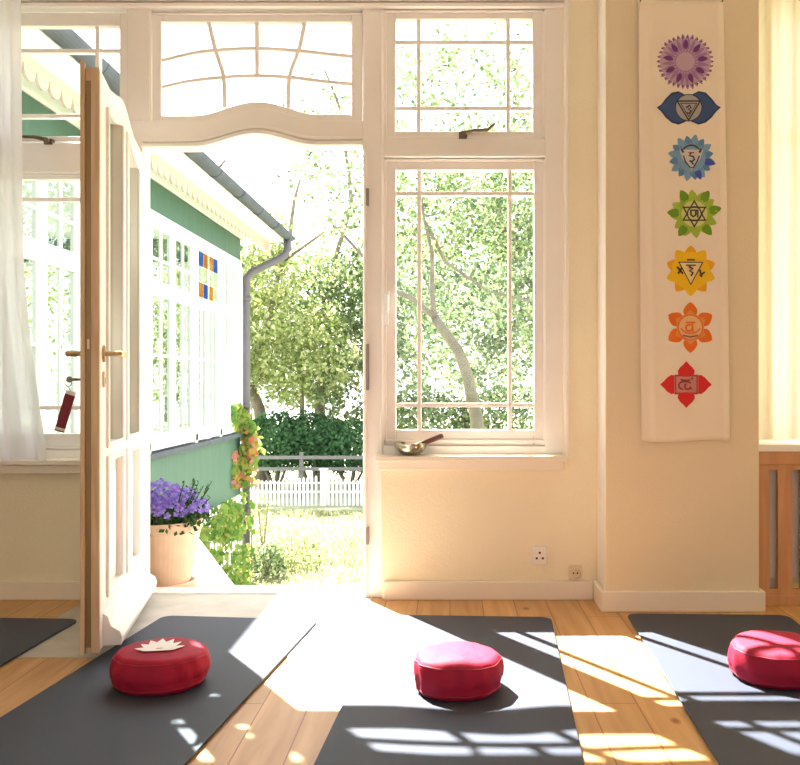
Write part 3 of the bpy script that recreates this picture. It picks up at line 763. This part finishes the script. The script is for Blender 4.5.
so = empty('wall_socket', (wx(539.5, YW), YW, wz(555, YW))); tag(so, 'square white wall plate with three round holes above the baseboard', 'socket')
b = MB(); b.box(-.032,.032,-.012,0,-.040,.040); b.build('plate', M_whiteP, so, bevel=.005)
for (x_, z_) in ((0,.012),(-.013,-.012),(.013,-.012)):
    h_ = MB(); h_.tube([(x_,-.0135,z_),(x_,-.006,z_)], .0052, 12); h_.build('hole', M_hole, so)
so = empty('wall_socket', (wx(575, YW), YW, wz(572.5, YW))); tag(so, 'beige round power socket near the pier corner', 'socket')
def ztoy(prof, n=32):
    b = MB(); b.lathe(prof, n=n); b.v = [(x, -z, y) for x, y, z in b.v]; return b
b = MB(); b.box(-.030,.030,-.008,0,-.030,.034); b.build('plate', M_sockm, so, bevel=.006)
ztoy([(.030,.006),(.030,.022),(.027,.026),(.022,.026),(.0205,.014),(.0005,.014)]).build('ring', M_sockm, so, smooth=False)
for x_ in (-.009,.009):
    h_ = MB(); h_.tube([(x_,-.0155,0),(x_,-.012,0)], .004, 10); h_.build('hole', M_hole, so)

# ================================================================== OUTDOORS: LAWN
def gz(x, y):
    t_ = min(1, max(0, (y-11.5)/11.5)); base = -1.65 - .45*t_
    return base + .03*noise.noise(Vector((x*.5, y*.5, 0)))
b = MB(); nx_, ny_ = 90, 100
for j in range(ny_+1):
    y = YO + .25 + 70*(j/ny_)**1.6
    for i in range(nx_+1):
        x = -45 + 90*i/nx_; b.v.append((x, y, gz(x, y)))
for j in range(ny_):
    for i in range(nx_):
        k = j*(nx_+1)+i; b.f.append((k, k+1, k+nx_+2, k+nx_+1)); b.m.append(0)
struct(b.build('ground', M_lawn, smooth=True), 'sunny lawn sloping away beyond the doorway', 'lawn')
# landing outside the door and the white cheek of the steps
b = MB(); b.box(-2.6, .2, YO, 4.27, -1.7, -.035); b.box(-2.6, -1.32, 4.27, 4.5, -1.7, -.035); struct(b.build('trim_8', M_stone), 'stone landing outside the door', 'landing')
b = MB(); pts = [(4.28,.23),(4.32,.21),(5.85,-.64),(5.85,-1.68),(4.28,-1.68)]
n = len(pts); b.add([(-1.31,y_,z_) for y_, z_ in pts]+[(-1.25,y_,z_) for y_, z_ in pts], [tuple(range(n)), tuple(range(2*n-1,n-1,-1))]+[(i,(i+1) % n,(i+1) % n+n,i+n) for i in range(n)])
tag(b.build('stair_cheek', M_outpaint, bevel=.006), 'white sloping side wall of the garden steps behind the flower pot', 'stairs')

# ---- glazed wing of the house
WXW, WY0, WY1 = -2.72, YO+.02, 11.42
ZS, ZE, ZF = .35, 2.50, 2.80       # sill, head, top of green fascia
WL = -5.6
wing = empty('garden_wing', (WXW, 7.5, -1.65)); tag(wing, 'green and white glazed veranda wing with scalloped eaves left of the doorway', 'building')
b = MB()
for xx in (WXW, WL):
    b.box(xx-.05, xx, WY0, WY1, ZE, ZF); b.box(xx-.05, xx, WY0, WY1, -.50, ZS-.06)
b.box(WL, WXW-.05, WY1-.05, WY1, ZE, ZF); b.box(WL, WXW-.05, WY1-.05, WY1, -.50, ZS-.06)
b.build('green_boarding', M_green, wing)
edges_y = [WY0, 5.2, 6.5, 7.9, 9.38, 10.38, WY1-.06]
b = MB()
for xx in (WXW, WL):
    for y_ in edges_y: b.box(xx-.07, xx+.012, y_, y_+.085, ZS-.06, ZE)
    b.box(xx-.07, xx+.03, WY0, WY1+.01, ZE-.07, ZE+.01); b.box(xx-.07, xx+.012, WY0, WY1, ZS-.03, ZS+.05)
b.box(WL, WXW, WY1-.07, WY1+.01, ZE-.07, ZE); b.box(WL, WXW, WY1-.07, WY1+.01, ZS-.06, ZS+.06)
for k in range(5): xk = WL+(WXW-WL)*k/4; b.box(xk-.05, xk+.03, WY1-.07, WY1+.012, ZS, ZE)
b.build('white_framing', M_outpaint, wing, bevel=.006)
for xx in (WXW, WL): b = MB(); b.box(xx-.09, xx+.06, WY0, WY1+.02, ZS-.10, ZS-.05); b.build('zinc_sill', M_zinc, wing)
for i in range(6):
    a, c = edges_y[i]+.085, edges_y[i+1]
    for xx in (WXW, WL):
        f = MB(); xq0, xq1 = xx-.05, xx-.005; zt_ = 1.80
        f.box(xq0-.002,xq1+.002,a,a+.075,ZS+.045,ZE-.065); f.box(xq0-.002,xq1+.002,c-.075,c,ZS+.045,ZE-.065); m_ = (a+c)/2
        f.box(xq0-.004,xq1+.004,m_-.055,m_+.055,ZS+.03,ZE-.06); f.box(xq0+.004,xq1-.004,a,c,zt_-.05,zt_+.09); f.box(xq0,xq1,a,c,ZS+.04,ZS+.11); f.box(xq0,xq1,a,c,ZE-.12,ZE-.05)
        for q in (a+(m_-a)*.52, m_+(c-m_)*.5): f.box(xq0+.01,xq1-.008,q-.012,q+.012,ZS+.1,ZE-.1)
        for zz in (2.10, 1.2): f.box(xq0+.01,xq1-.008,a,c,zz-.012,zz+.012)
        w_ = f.build('window', M_outpaint, wing)
        p = MB(); 
        if i == 4 and xx == WXW:
            p.box(xx-.03, xx-.027, a+.03, c-.03, ZS+.08, zt_); p.build('pane', M_glassw, w_)
            st = MB(); n0 = 4; yy0, yy1 = a+.055, c-.055
            cols = ['b','o','o','b', 'g','g','g','g', 'o','b','o','g']
            for r_i in range(3):
                for q in range(n0):
                    st.mi = {'b':0,'o':1,'g':2}[cols[r_i*n0+q]]
                    ya_ = yy0+(yy1-yy0)*q/n0; yb_ = yy0+(yy1-yy0)*(q+1)/n0; z1_ = ZE-.12-(ZE-.12-zt_-.07)*r_i/3; z0_ = ZE-.12-(ZE-.12-zt_-.07)*(r_i+1)/3
                    st.box(xx-.004, xx-.001, ya_+.01, yb_-.01, z0_+.006, z1_-.006)
            o = st.build('stained_pane', [M_blueg, M_orangeg, M_greeng], w_); o['label'] = 'blue and amber stained glass squares'
        else:
            p.box(xx-.03, xx-.027, a+.03, c-.03, ZS+.08, ZE-.08); p.build('pane', M_glassw, w_)
# floor and inside
b = MB(); b.box(WL, WXW-.06, WY0, WY1-.08, ZS-.6, ZS-.5); b.build('veranda_floor', M_stone, wing)
b = MB(); b.box(WL, WXW-.0, WY0, WY1, 2.81, 2.84); b.build('veranda_ceiling', M_outpaint, wing)
# soffit, roof
XG = -2.17
b = MB(); b.add([(-2.72,WY0,2.84),(-2.42,WY0,2.835),(XG-.06,WY0,2.865),(XG-.06,WY1+.45,2.865),(-2.42,WY1+.45,2.835),(-2.72,WY1+.45,2.84)], [(0,1,4,5),(1,2,3,4)])
b.build('soffit', M_outpaint, wing, solid=.012)
b = MB(); rz_ = 4.0; rx = (WXW+WL)/2
for (xa_, za_) in ((XG-.04, 2.91), (2*rx-XG+.04, 2.91)):
    b.add([(xa_,WY0,za_),(xa_,WY1+.5,za_),(rx,WY1-1.2,rz_),(rx,WY0,rz_)], [(0,1,2,3)])
b.add([(XG-.04,WY1+.5,2.91),(2*rx-XG+.04,WY1+.5,2.91),(rx,WY1-1.2,rz_)], [(0,1,2)])
b.build('roof', M_zinc, wing, solid=.04)
# scalloped valance hanging at the wall line
b = MB(); xv = -2.44; pitch = .165; y_ = WY0
b.box(xv-.012, xv+.012, WY0, WY1+.43, 2.775, 2.845)
while y_ < WY1+.40:
    pts = [(y_,2.78)] + [(y_+pitch*.5-pitch*.46*cos(pi*k/8), 2.768-.075*sin(pi*k/8)) for k in range(9)] + [(y_+pitch,2.78)]
    n = len(pts); b.add([(xv-.010,p[0],p[1]) for p in pts]+[(xv+.010,p[0],p[1]) for p in pts], [tuple(range(n)), tuple(range(2*n-1,n-1,-1))]+[(i,(i+1) % n,(i+1) % n+n,i+n) for i in range(n)])
    y_ += pitch
b.build('scalloped_valance', mat('valance_cream', (.50,.42,.36), .6), wing)
b = MB(); b.box(WXW-.3, WXW+.02, WY1, WY1+.43, 2.79, 2.83); b.build('end_board', M_outpaint, wing)
# gutter (half round) and downpipe
b = MB(); pr = [(XG+.0+.065*cos(pi+pi*k/10), 2.915+.07*sin(pi+pi*k/10)) for k in range(11)]
vs = [(x_, WY0, z_) for x_, z_ in pr]+[(x_, WY1+.5, z_) for x_, z_ in pr]; b.add(vs, [(i,i+1,i+12,i+11) for i in range(10)]+[tuple(range(11,22))])
g_ = b.build('gutter', M_zinc, wing, solid=.006)
y_ = WY0+.5
while y_ < WY1: b = MB(); b.tube([(XG+.068*cos(a), y_, 2.915+.076*sin(a)) for a in [pi+pi*k/10 for k in range(11)]], .008, 6); b.build('gutter_bracket', M_zinc, wing); y_ += .9

b = MB(); DX = -2.66
b.tube([(XG,WY1+.32,2.86),(XG,WY1+.32,2.72),(XG-.03,WY1+.29,2.64),(XG-.10,WY1+.24,2.58),(-2.50,WY1+.12,2.44),(-2.60,WY1+.08,2.38),(DX,WY1+.06,2.30),(DX,WY1+.06,2.1),(DX,WY1+.06,.2),(DX,WY1+.06,-1.72)], .052, 14)
for zz in (2.0, .6, -.7): b.tube([(DX,WY1+.06,zz),(DX,WY1+.06,zz+.07)], .062, 14)
b.build('downpipe', mat('downpipe_grey', (.115,.105,.12), .5, metal=.3), wing, smooth=True)
# piers and lattice below the skirt
for y_ in (WY0+.5, 6.5, 9.2, WY1-.12): b = MB(); b.box(WXW-.12, WXW-.045, y_, y_+.1, -1.72, -.48); b.build('post', M_outpaint, wing)
b = MB(); yl = 8.7
while yl < WY1: b.box(WXW-.035, WXW-.02, yl, yl+.03, -1.70, -.50); yl += .13
for zz in (-.62,-.9,-1.2,-1.5): b.box(WXW-.02, WXW-.008, 8.7, WY1, zz, zz+.03)
b.build('lattice', M_outpaint, wing)
offset_children(wing)

# ================================================================== PLANTS
def leaf_quad(b, c, size, nrm=None, fold=.0, asp=.5):
    if nrm is None:
        nrm = Vector((random.gauss(0,1), random.gauss(0,1), random.gauss(0,1)+.3))
    nrm = nrm.normalized(); a = nrm.orthogonal().normalized(); t_ = random.uniform(0, 2*pi)
    bb = nrm.cross(a); d_ = a*cos(t_)+bb*sin(t_); e_ = nrm.cross(d_)
    k = len(b.v); h = size*.5
    b.v += [tuple(c-d_*h), tuple(c+e_*h*asp), tuple(c+d_*h), tuple(c-e_*h*asp)]
    b.f.append((k,k+1,k+2,k+3)); b.m.append(b.mi)
def lp(n_, cols): return translucent_mat(n_, (.1,.2,.03), (.1,.2,.03), .42, island=cols)
M_leafA = lp('leaf_light', [(.15,.21,.07),(.22,.28,.10),(.32,.36,.16),(.46,.47,.27)])
M_leafB = lp('leaf_mid', [(.07,.12,.06),(.12,.18,.08),(.22,.28,.13),(.38,.41,.26)])
M_leafC = lp('leaf_dark', [(.045,.10,.05),(.075,.16,.07),(.11,.22,.10)])
M_vine  = lp('vine_leaf', [(.09,.19,.05),(.15,.27,.06),(.25,.34,.09),(.36,.34,.10)])
M_vine2 = lp('vine_leaf_autumn', [(.25,.32,.05),(.55,.20,.10),(.62,.24,.26),(.55,.34,.10),(.28,.35,.06)])

def tree(name, label, cat, base, trunk, branches, blobs, nleaf, lsize, lm, group=None, clump=26):
    root = empty(name, base); tag(root, label, cat, group)
    B = Vector(base); b = MB()
    for pts, r0, r1 in [trunk]+branches:
        n = len(pts); q = []; 
        for i in range(n-1):
            for k in range(4): q.append(Vector(pts[i]).lerp(Vector(pts[i+1]), k/4))
        q.append(Vector(pts[-1])); m_ = len(q)
        q = [p + Vector((noise.noise(p*.9), noise.noise(p*.9+Vector((5,0,0))), 0))*r0*.7*min(1, i) for i, p in enumerate(q)]
        b.tube([tuple(p-B) for p in q], [r0+(r1-r0)*i/(m_-1) for i in range(m_)], 8)
    b.build('trunk', M_bark, root, smooth=True)
    # leaves gathered in clumps inside the crown blobs
    f = MB(); vol = [bl[3]*bl[4]*bl[5]*bl[6] for bl in blobs]; tot = sum(vol)
    for bl, v in zip(blobs, vol):
        cnt = int(nleaf*v/tot); k = 0
        while k < cnt:
            while True:
                p = Vector((random.uniform(-1,1), random.uniform(-1,1), random.uniform(-1,1)))
                if p.length < 1 and (p.length > .35 or random.random() < .35): break
            c = Vector((bl[0]+p.x*bl[3], bl[1]+p.y*bl[4], bl[2]+p.z*bl[5])) - B
            sp = random.uniform(.10,.34)*(1 if lsize < .2 else 1.3)
            for q in range(clump):
                leaf_quad(f, c + Vector((random.gauss(0,sp), random.gauss(0,sp), random.gauss(0,sp*.6))), lsize*random.uniform(.6,1.25), asp=.62); k += 1
    f.build('foliage', lm, root)
    return root
def at(px, py, Y): return (wx(px, Y), Y, wz(py, Y))
GR = 'trees beyond the lawn'
# tree seen through the tall window: forked trunk
Y_ = 14.0
tree('tree', 'tree with a forked trunk seen through the tall right window', 'tree', (wx(478,Y_), Y_, gz(0,Y_)-.05),
     ([(wx(478,Y_),Y_,gz(0,Y_)-.05), at(475,420,Y_), at(468,379,Y_), at(457,350,Y_), at(435,317,Y_)], .115, .075),
     [([at(435,317,Y_), at(415,300,Y_), at(396,291,Y_), at(370,262,Y_+.3), at(330,222,Y_+.5)], .055, .02), ([at(435,317,Y_), at(432,285,Y_), at(432,255,Y_), at(424,218,Y_), at(416,150,Y_)], .045, .015),
      ([at(425,222,Y_), at(445,262,Y_+.3), at(489,291,Y_+.5), at(545,305,Y_+.8), at(620,300,Y_+1)], .035, .015)],
     [(*at(470,250,Y_+1.5), 1.6,1.6,1.6,1.0), (*at(420,120,Y_+1), 1.8,1.5,1.3,.5), (*at(560,200,Y_+1.5), 1.8,1.5,2.4,1.0), (*at(500,345,Y_+2), 1.7,1.0,1.0,.9), (*at(340,190,Y_), 1.2,1.2,.8,.45), (*at(480,20,Y_+1), 2.6,1.5,1.4,.22)], 13000, .105, M_leafB, GR)
Y_ = 17.5
tree('tree', 'light green tree in front of the fence corner, left of the open view', 'tree', (wx(290,Y_)-1.0, Y_+7.8, gz(0,Y_+7.8)-.05),
     ([(wx(262,25),25.2,gz(0,25)-.1), at(258,410,25.2), at(249,380,25.2), at(240,330,25.2)], .20, .12),
     [([at(249,380,25.2), at(265,330,25.2), at(285,260,25), at(300,180,25)], .12, .04), ([at(285,260,25), at(330,228,24), at(390,224,23.5)], .05, .02), ([at(240,330,25.2), at(225,250,25.2), at(215,180,25.2)], .10, .04)],
     [(*at(262,330,25), 2.2,1.6,2.0,.8), (*at(290,250,25), 2.0,1.6,1.2,.28), (*at(225,260,25.2), 2.0,1.6,2.0,.7), (*at(300,360,24.4), 1.7,1.4,1.3,.8)], 10500, .165, M_leafA, GR)
tree('tree', 'straight dark trunk tree behind the hedge, middle of the doorway view', 'tree', (wx(320,27), 27, gz(0,27)-.05),
     ([(wx(320,27),27,gz(0,27)-.1), at(320,410,27), at(323,370,27), at(328,330,27), at(330,280,27)], .19, .10),
     [([at(323,370,27), at(345,340,27), at(375,310,27)], .09, .04), ([at(330,280,27), at(352,200,27), at(340,110,27), at(325,70,27)], .08, .03)],
     [(*at(335,330,27), 2.2,1.6,1.9,1.0), (*at(365,390,25.5), 2.0,1.2,1.2,1.0), (*at(330,290,27.3), 1.8,1.6,1.1,.8), (*at(350,170,27), 1.9,1.6,1.2,.28), (*at(330,110,27), 2.4,1.4,1.0,.16), (*at(395,300,27),2.2,1.6,2.2,1)], 13500, .165, M_leafB, GR)
tree('tree', 'slim dark stem tree between the two larger trunks beyond the hedge', 'tree', (wx(301,28), 28, gz(0,28)-.05),
     ([(wx(301,28),28,gz(0,28)-.1), at(302,400,28), at(300,340,28)], .10, .05), [],
     [(*at(300,380,29), 1.6,1.2,1.0,1.0), (*at(280,300,29), 2.6,1.2,2.0,.9)], 6000, .18, M_leafB, GR)
tree('tree', 'dense green tree filling the upper view of the tall window', 'tree', (wx(540,30), 30, gz(0,30)-.05),
     ([(wx(540,30),30,gz(0,30)-.1), at(540,380,30), at(536,300,30), at(530,220,30)], .25, .14),
     [([at(536,300,30), at(500,220,30), at(480,150,30)], .12, .05), ([at(536,300,30), at(580,210,30), at(620,150,30)], .12, .05)],
     [(*at(470,330,30), 3.0,2.0,2.6,1.0), (*at(560,300,30), 3.4,2.2,3.4,1.0), (*at(450,225,31), 3.0,2.0,2.2,.9), (*at(560,190,31), 3.4,2.0,2.6,.8), (*at(450,80,31), 3.4,2,2.0,.18), (*at(570,90,31),3,2,2.4,.25)], 25000, .19, M_leafB, GR)
tree('tree', 'pale tree behind the glazed veranda, seen through its windows', 'tree', (wx(170,30), 30, gz(0,30)-.05),
     ([(wx(170,30),30,gz(0,30)-.1), at(172,330,30), at(175,240,30)], .22, .12), [([at(175,240,30), at(200,190,30), at(225,160,30)], .09,.04)],
     [(*at(180,320,30), 3.2,2.0,3.2,.8), (*at(225,215,30), 1.8,1.5,1.2,.3), (*at(60,330,30), 4,2,3.0,.5)], 12000, .20, M_leafA, GR)
# hedge bushes
def bush(label, c, r, n, m, ls=.13):
    root = empty('bush', (c[0], c[1], gz(0, c[1]))); tag(root, label, 'bush', 'bushes behind the rail fence')
    b = MB()
    for k in range(5):
        a = 2*pi*k/5; b.tube([(0,0,-.1),(.3*r[0]*cos(a), .3*r[1]*sin(a), r[2]*.8),(.6*r[0]*cos(a), .6*r[1]*sin(a), r[2]*1.4)], [.05,.035,.012], 6)
    b.build('stem', M_bark, root)
    f = MB()
    for k in range(n):
        p = Vector((random.gauss(0,1), random.gauss(0,1), random.gauss(0,1))).normalized()
        rr = random.uniform(.72,1.0)*(1+.16*noise.noise(p*2.3+Vector((c[0],0,0))))
        z = p.z*r[2]*rr + (c[2]-root.location[2]); 
        if z < .02: z = random.uniform(.02,.3)
        leaf_quad(f, Vector((p.x*r[0]*rr, p.y*r[1]*rr, z)), ls*random.uniform(.6,1.3), nrm=p+Vector((random.gauss(0,.5),random.gauss(0,.5),random.gauss(0,.5))), asp=.6)
    f.build('foliage', m, root); return root
bush('rounded dark bush behind the rail fence, nearest the downpipe', (wx(275,24.2),24.2,wz(443,24.2)), (1.0,.8,.85), 3600, M_leafC)
bush('dark bush behind the rail fence, in the middle of the doorway view', (wx(312,24.6),24.6,wz(441,24.6)), (1.1,.8,.80), 3800, M_leafC)
bush('dark bush behind the rail fence, nearest the right door post', (wx(350,24.4),24.4,wz(447,24.4)), (1.2,.8,.75), 3600, M_leafC)
bush('green bush low in the tall window, left of the trunk', (wx(425,24),24,wz(430,24)), (1.6,.9,1.1), 4200, M_leafB)
bush('green bush low in the tall window, right of the trunk', (wx(520,24),24,wz(425,24)), (2.0,.9,1.2), 5000, M_leafB)

# ---- vines on the wing corner
vn = empty('climbing_vine', (-2.66, 11.2, -1.65)); tag(vn, 'yellow green climbing vine with red leaves around the downpipe', 'vine')
b = MB(); V0 = Vector(vn.location)
f = MB()
for k in range(620):
    t_ = random.random(); z_ = wz(484 - 78*t_, 11.45); 
    x_ = -2.62 + .055*sin(z_*7) + random.gauss(0, .055)*(1.3 - .6*t_) - (.10*random.random() if t_ > .7 else 0)
    y_ = WY1 + random.uniform(-.20, .02) if x_ > -2.70 else WY1 - random.uniform(.2,.5)
    c = Vector((max(x_, -2.69), y_, z_)) - V0
    f.mi = 1 if (t_ < .62 and random.random() < .5) or random.random() < .08 else 0
    leaf_quad(f, c, random.uniform(.05,.125), nrm=Vector((.4+random.gauss(0,.5), -1+random.gauss(0,.5), random.gauss(0,.5))), asp=.8)
f.build('foliage', [M_vine, M_vine2], vn)
b.tube([(DX+.07+.02*sin(i*.8), WY1-.02, -1.66+.32*i) - V0 if False else tuple(Vector((DX+.075+.02*sin(i*.8), WY1-.02, -1.66+.22*i))-V0) for i in range(12)], .009, 6); b.build('stem', M_bark, vn)
vn = empty('climbing_vine', (-2.63, 10.3, -1.65)); tag(vn, 'leafy green vine on the lattice under the green boarding', 'vine')
V0 = Vector(vn.location); f = MB(); b = MB()
for s_ in range(9):
    y_ = 9.0+.27*s_; b.tube([tuple(Vector((-2.69, y_+.08*sin(i+s_), -1.66+.13*i))-V0) for i in range(9)], .006, 5)
b.build('stem', M_bark, vn)
for k in range(2100):
    y_ = random.uniform(8.9, 11.35); z_ = random.uniform(-1.66, -.46)
    if noise.noise(Vector((y_*2.4, z_*3.2, 2))) < -.04: continue
    if z_ > -.62 and random.random() < .4: continue
    leaf_quad(f, Vector((-2.66+random.uniform(-.02,.14), y_, z_))-V0, random.uniform(.05,.11), nrm=Vector((1+random.gauss(0,.4), -.7+random.gauss(0,.4), .2+random.gauss(0,.5))), asp=.85)
f.build('foliage', M_vine, vn)

# ---- flower pot
pc = (-1.385, 4.225, -.035)
pt = empty('potted_flowers', pc); pt.scale = (1.07,)*3; tag(pt, 'terracotta pot of violet flowers on the landing beside the open door', 'potted plant')
b = MB(); b.lathe([(.0005,.0),(.135,.0),(.150,.006),(.152,.030),(.143,.034),(.135,.014),(.0005,.014)]); b.build('saucer', M_pot, pt, smooth=False)
b = MB(); b.lathe([(.0005,.016),(.118,.016),(.124,.03),(.150,.16),(.170,.255),(.174,.262),(.180,.268),(.181,.300),(.176,.306),(.166,.304),(.160,.25),(.0005,.245)], n=48); b.build('pot', M_pot, pt, smooth=False, bevel=.002)
b = MB(); b.lathe([(.0005,.26),(.158,.262)]) ; b.build('soil', M_soil, pt)
M_potleaf = lp('pot_leaf', [(.02,.05,.02),(.04,.09,.03),(.07,.12,.05)])
M_petal = lp('petal_violet', [(.17,.10,.42),(.26,.17,.55),(.36,.28,.66),(.14,.07,.30)])
f = MB(); fl = MB()
def flower(b_, c, s, nrm):
    nrm = nrm.normalized(); a = nrm.orthogonal().normalized(); bb = nrm.cross(a)
    for k in range(5):
        t_ = 2*pi*k/5; d_ = a*cos(t_)+bb*sin(t_); e_ = nrm.cross(d_); q = len(b_.v)
        b_.v += [tuple(c), tuple(c+d_*s*.6+e_*s*.38+nrm*s*.15), tuple(c+d_*s*1.05+nrm*s*.3), tuple(c+d_*s*.6-e_*s*.38+nrm*s*.15)]
        b_.f.append((q,q+1,q+2,q+3)); b_.m.append(0)
for k in range(700):
    a = random.uniform(0, 2*pi); r = .21*sqrt(random.random()); h = .28+.13*(1-(r/.22)**2)*random.uniform(.2,1)+random.uniform(-.02,.02)
    if r > .17 : h = random.uniform(.26,.36)
    leaf_quad(f, Vector((r*cos(a), r*sin(a), h)), random.uniform(.02,.045), asp=.55)
for k in range(330):
    a = random.uniform(0, 2*pi); r = .215*sqrt(random.random()); h = .32+.15*(1-(r/.23)**2)*random.uniform(.5,1)
    flower(fl, Vector((r*cos(a), r*sin(a), h+.01)), random.uniform(.012,.019), Vector((cos(a)*r*5+random.gauss(0,.3), sin(a)*r*5-.6+random.gauss(0,.3), .8)))
for k in range(26):
    a = random.uniform(-.9, 1.2); r = random.uniform(.12,.2); top = Vector((r*cos(a)*1.25, r*sin(a)*.9-.02, random.uniform(.38,.50)))
    f.tube([(r*.6*cos(a), r*.6*sin(a), .28), tuple(top)], .0018, 4)
    for q in range(8): leaf_quad(f, top*(.7+.3*q/8)+Vector((0,0,.02)), .022, asp=.45)
f.build('foliage', M_potleaf, pt)
o = fl.build('blossom', M_petal, pt); o['kind'] = 'stuff'; o['label'] = 'small violet blossoms'
# small plants beside the steps
def small_plant(name, label, cat, c, r, h, n, m, ls):
    root = empty(name, c); tag(root, label, cat); f = MB(); b = MB()
    for k in range(7):
        a = 2*pi*k/7; b.tube([(0,0,0),(r*.5*cos(a), r*.5*sin(a), h*.8)], .006, 5)
    for k in range(n):
        a = random.uniform(0,2*pi); q = r*sqrt(random.random()); leaf_quad(f, Vector((q*cos(a), q*sin(a), h*random.uniform(.1,1)*(1-.4*(q/r)**2))), ls*random.uniform(.6,1.2), asp=.5)
    b.build('stem', M_bark, root); f.build('foliage', m, root); return root
small_plant('garden_plant', 'loose green plant on the lawn at the foot of the downpipe', 'plant', (wx(266,11.7), 11.75, gz(0,11.75)), .24, .5, 700, M_leafB, .07)
small_plant('garden_plant', 'low pale plant just past the door sill, left of centre', 'plant', (wx(292,12.4), 12.4, gz(0,12.4)), .40, .5, 800, M_leafA, .07)
# rose bush beside downpipe, tall thin
small_plant('rose_stem', 'thin upright rose stem on the lawn right of the downpipe', 'plant', (wx(263,13), 13, gz(0,13)), .16, 1.1, 160, M_leafA, .07)

# grass tufts on the near lawn
g = MB()
for k in range(9000):
    y_ = random.uniform(10.8, 20); x_ = random.uniform(max(wx(235, y_), -2.55 if y_ < 11.6 else -99), wx(380, y_)); z_ = gz(x_, y_); h = random.uniform(.03,.09)*(1.6 if noise.noise(Vector((x_*.9,y_*.5,4))) > .15 else .8)
    a = random.uniform(0, pi); dx, dy = cos(a)*.02, sin(a)*.02; q = len(g.v)
    g.v += [(x_-dx,y_-dy,z_-.01),(x_+dx,y_+dy,z_-.01),(x_+random.gauss(0,.03),y_+random.gauss(0,.03),z_+h)]; g.f.append((q,q+1,q+2)); g.m.append(0)
tag(g.build('lawn_grass', lp('grass_blade', [(.18,.21,.09),(.28,.30,.15),(.40,.40,.25)])), 'grass blades growing on the sunny lawn', 'grass', kind='stuff')

# ================================================================== FENCES
YP = 21.3
pf = empty('picket_fence', (wx(323,YP), YP, gz(0,YP))); tag(pf, 'low white picket fence across the end of the lawn', 'fence')
zg = gz(0, YP)
b = MB()
xL, xR = wx(232,YP), wx(402,YP)
zr = wz(492,YP); b.box(xL, xR, YP+.02, YP+.05, zr-.03, zr+.03); b.box(xL, xR, YP+.02, YP+.05, wz(483,YP)-.02, wz(483,YP)+.02); b.build('rail', M_fence, pf)
px = 233.0
while px < 402:
    if abs(px-323.5) > 3.4:
        top = 480 - max(0, (5.6*(1-abs(px-323.5)/42) if px < 323.5 else 4.8*(1-abs(px-323.5)/30)))
        x_ = wx(px, YP); zt = wz(top, YP); z0 = gz(x_, YP)-.05; hw = .030
        q = MB(); q.prism([(x_-hw,z0),(x_+hw,z0),(x_+hw,zt-.04),(x_,zt),(x_-hw,zt-.04)], YP, YP+.02); q.build('picket', M_fence, pf)
    px += 4.15
q = MB(); x_ = wx(323.5,YP); q.box(x_-.075,x_+.075,YP-.05,YP+.10,gz(x_,YP)-.05,wz(470,YP)); q.box(x_-.1,x_+.1,YP-.075,YP+.125,wz(470,YP),wz(468.6,YP)); q.build('gate_post', M_fence, pf)
offset_children(pf)
YR = 22.8
rf = empty('rail_fence', (wx(301,YR), YR, gz(0,YR))); tag(rf, 'grey two rail fence behind the white pickets', 'fence')
for py in (457.5, 469):
    b = MB(); b.box(wx(225,YR), wx(410,YR), YR, YR+.04, wz(py,YR)-.045, wz(py,YR)+.045); b.build('rail', M_rail, rf)
for px in (233, 301, 369):
    b = MB(); b.box(wx(px,YR)-.05, wx(px,YR)+.05, YR+.04, YR+.13, gz(0,YR)-.1, wz(452.5,YR)); b.build('post', M_rail, rf)
offset_children(rf)

# ================================================================== LIGHT, WORLD, CAMERA
sd = Vector((.462, -.715, -1.0))
L_ = bpy.data.lights.new('sun', 'SUN'); L_.energy = 36; L_.angle = radians(.55); L_.color = (1.0,.97,.93)
so_ = bpy.data.objects.new('sun', L_); COL.objects.link(so_); so_.rotation_euler = sd.to_track_quat('-Z', 'Y').to_euler(); so_.location = (-6, 12, 12)
W = bpy.data.worlds.new('sky'); S.world = W; W.use_nodes = True
nt = W.node_tree; bg = nt.nodes['Background']
sk = nt.nodes.new('ShaderNodeTexSky'); sk.sky_type = 'NISHITA'; sk.sun_disc = False; sk.sun_elevation = radians(50.7); sk.sun_rotation = radians(-36.4); sk.air_density = 1.0; sk.dust_density = 3.5
mx = nt.nodes.new('ShaderNodeMix'); mx.data_type = 'RGBA'; mx.inputs[0].default_value = .72
mx.inputs[7].default_value = (.95,.985,1.0,1)
mu = nt.nodes.new('ShaderNodeMix'); mu.data_type = 'RGBA'; mu.blend_type = 'MULTIPLY'; mu.inputs[0].default_value = 1; mu.inputs[7].default_value = (.16,.16,.16,1)
nt.links.new(sk.outputs[0], mu.inputs[6]); nt.links.new(mu.outputs[2], mx.inputs[6]); nt.links.new(mx.outputs[2], bg.inputs['Color'])
bg.inputs['Strength'].default_value = 3.0

cam = bpy.data.cameras.new('camera'); co = bpy.data.objects.new('camera', cam); COL.objects.link(co)
co.location = (0, 0, CAMH); co.rotation_euler = (radians(90), 0, 0)
cam.sensor_fit = 'HORIZONTAL'; cam.sensor_width = 36; cam.lens = 36*FX/800; cam.shift_x = (400-CX)/800; cam.shift_y = (CY-382.5)/800
cam.clip_start = .05; cam.clip_end = 300
S.camera = co
S.view_settings.view_transform = 'Standard'; S.view_settings.look = 'None'; S.view_settings.exposure = 0.30; S.view_settings.gamma = 1; S.view_settings.use_curve_mapping = False
S.cycles.max_bounces = 10; S.cycles.diffuse_bounces = 6; S.cycles.transparent_max_bounces = 16; S.cycles.caustics_reflective = False; S.cycles.caustics_refractive = False
S.cycles.use_denoising = True
S.cycles.sample_clamp_indirect = 12
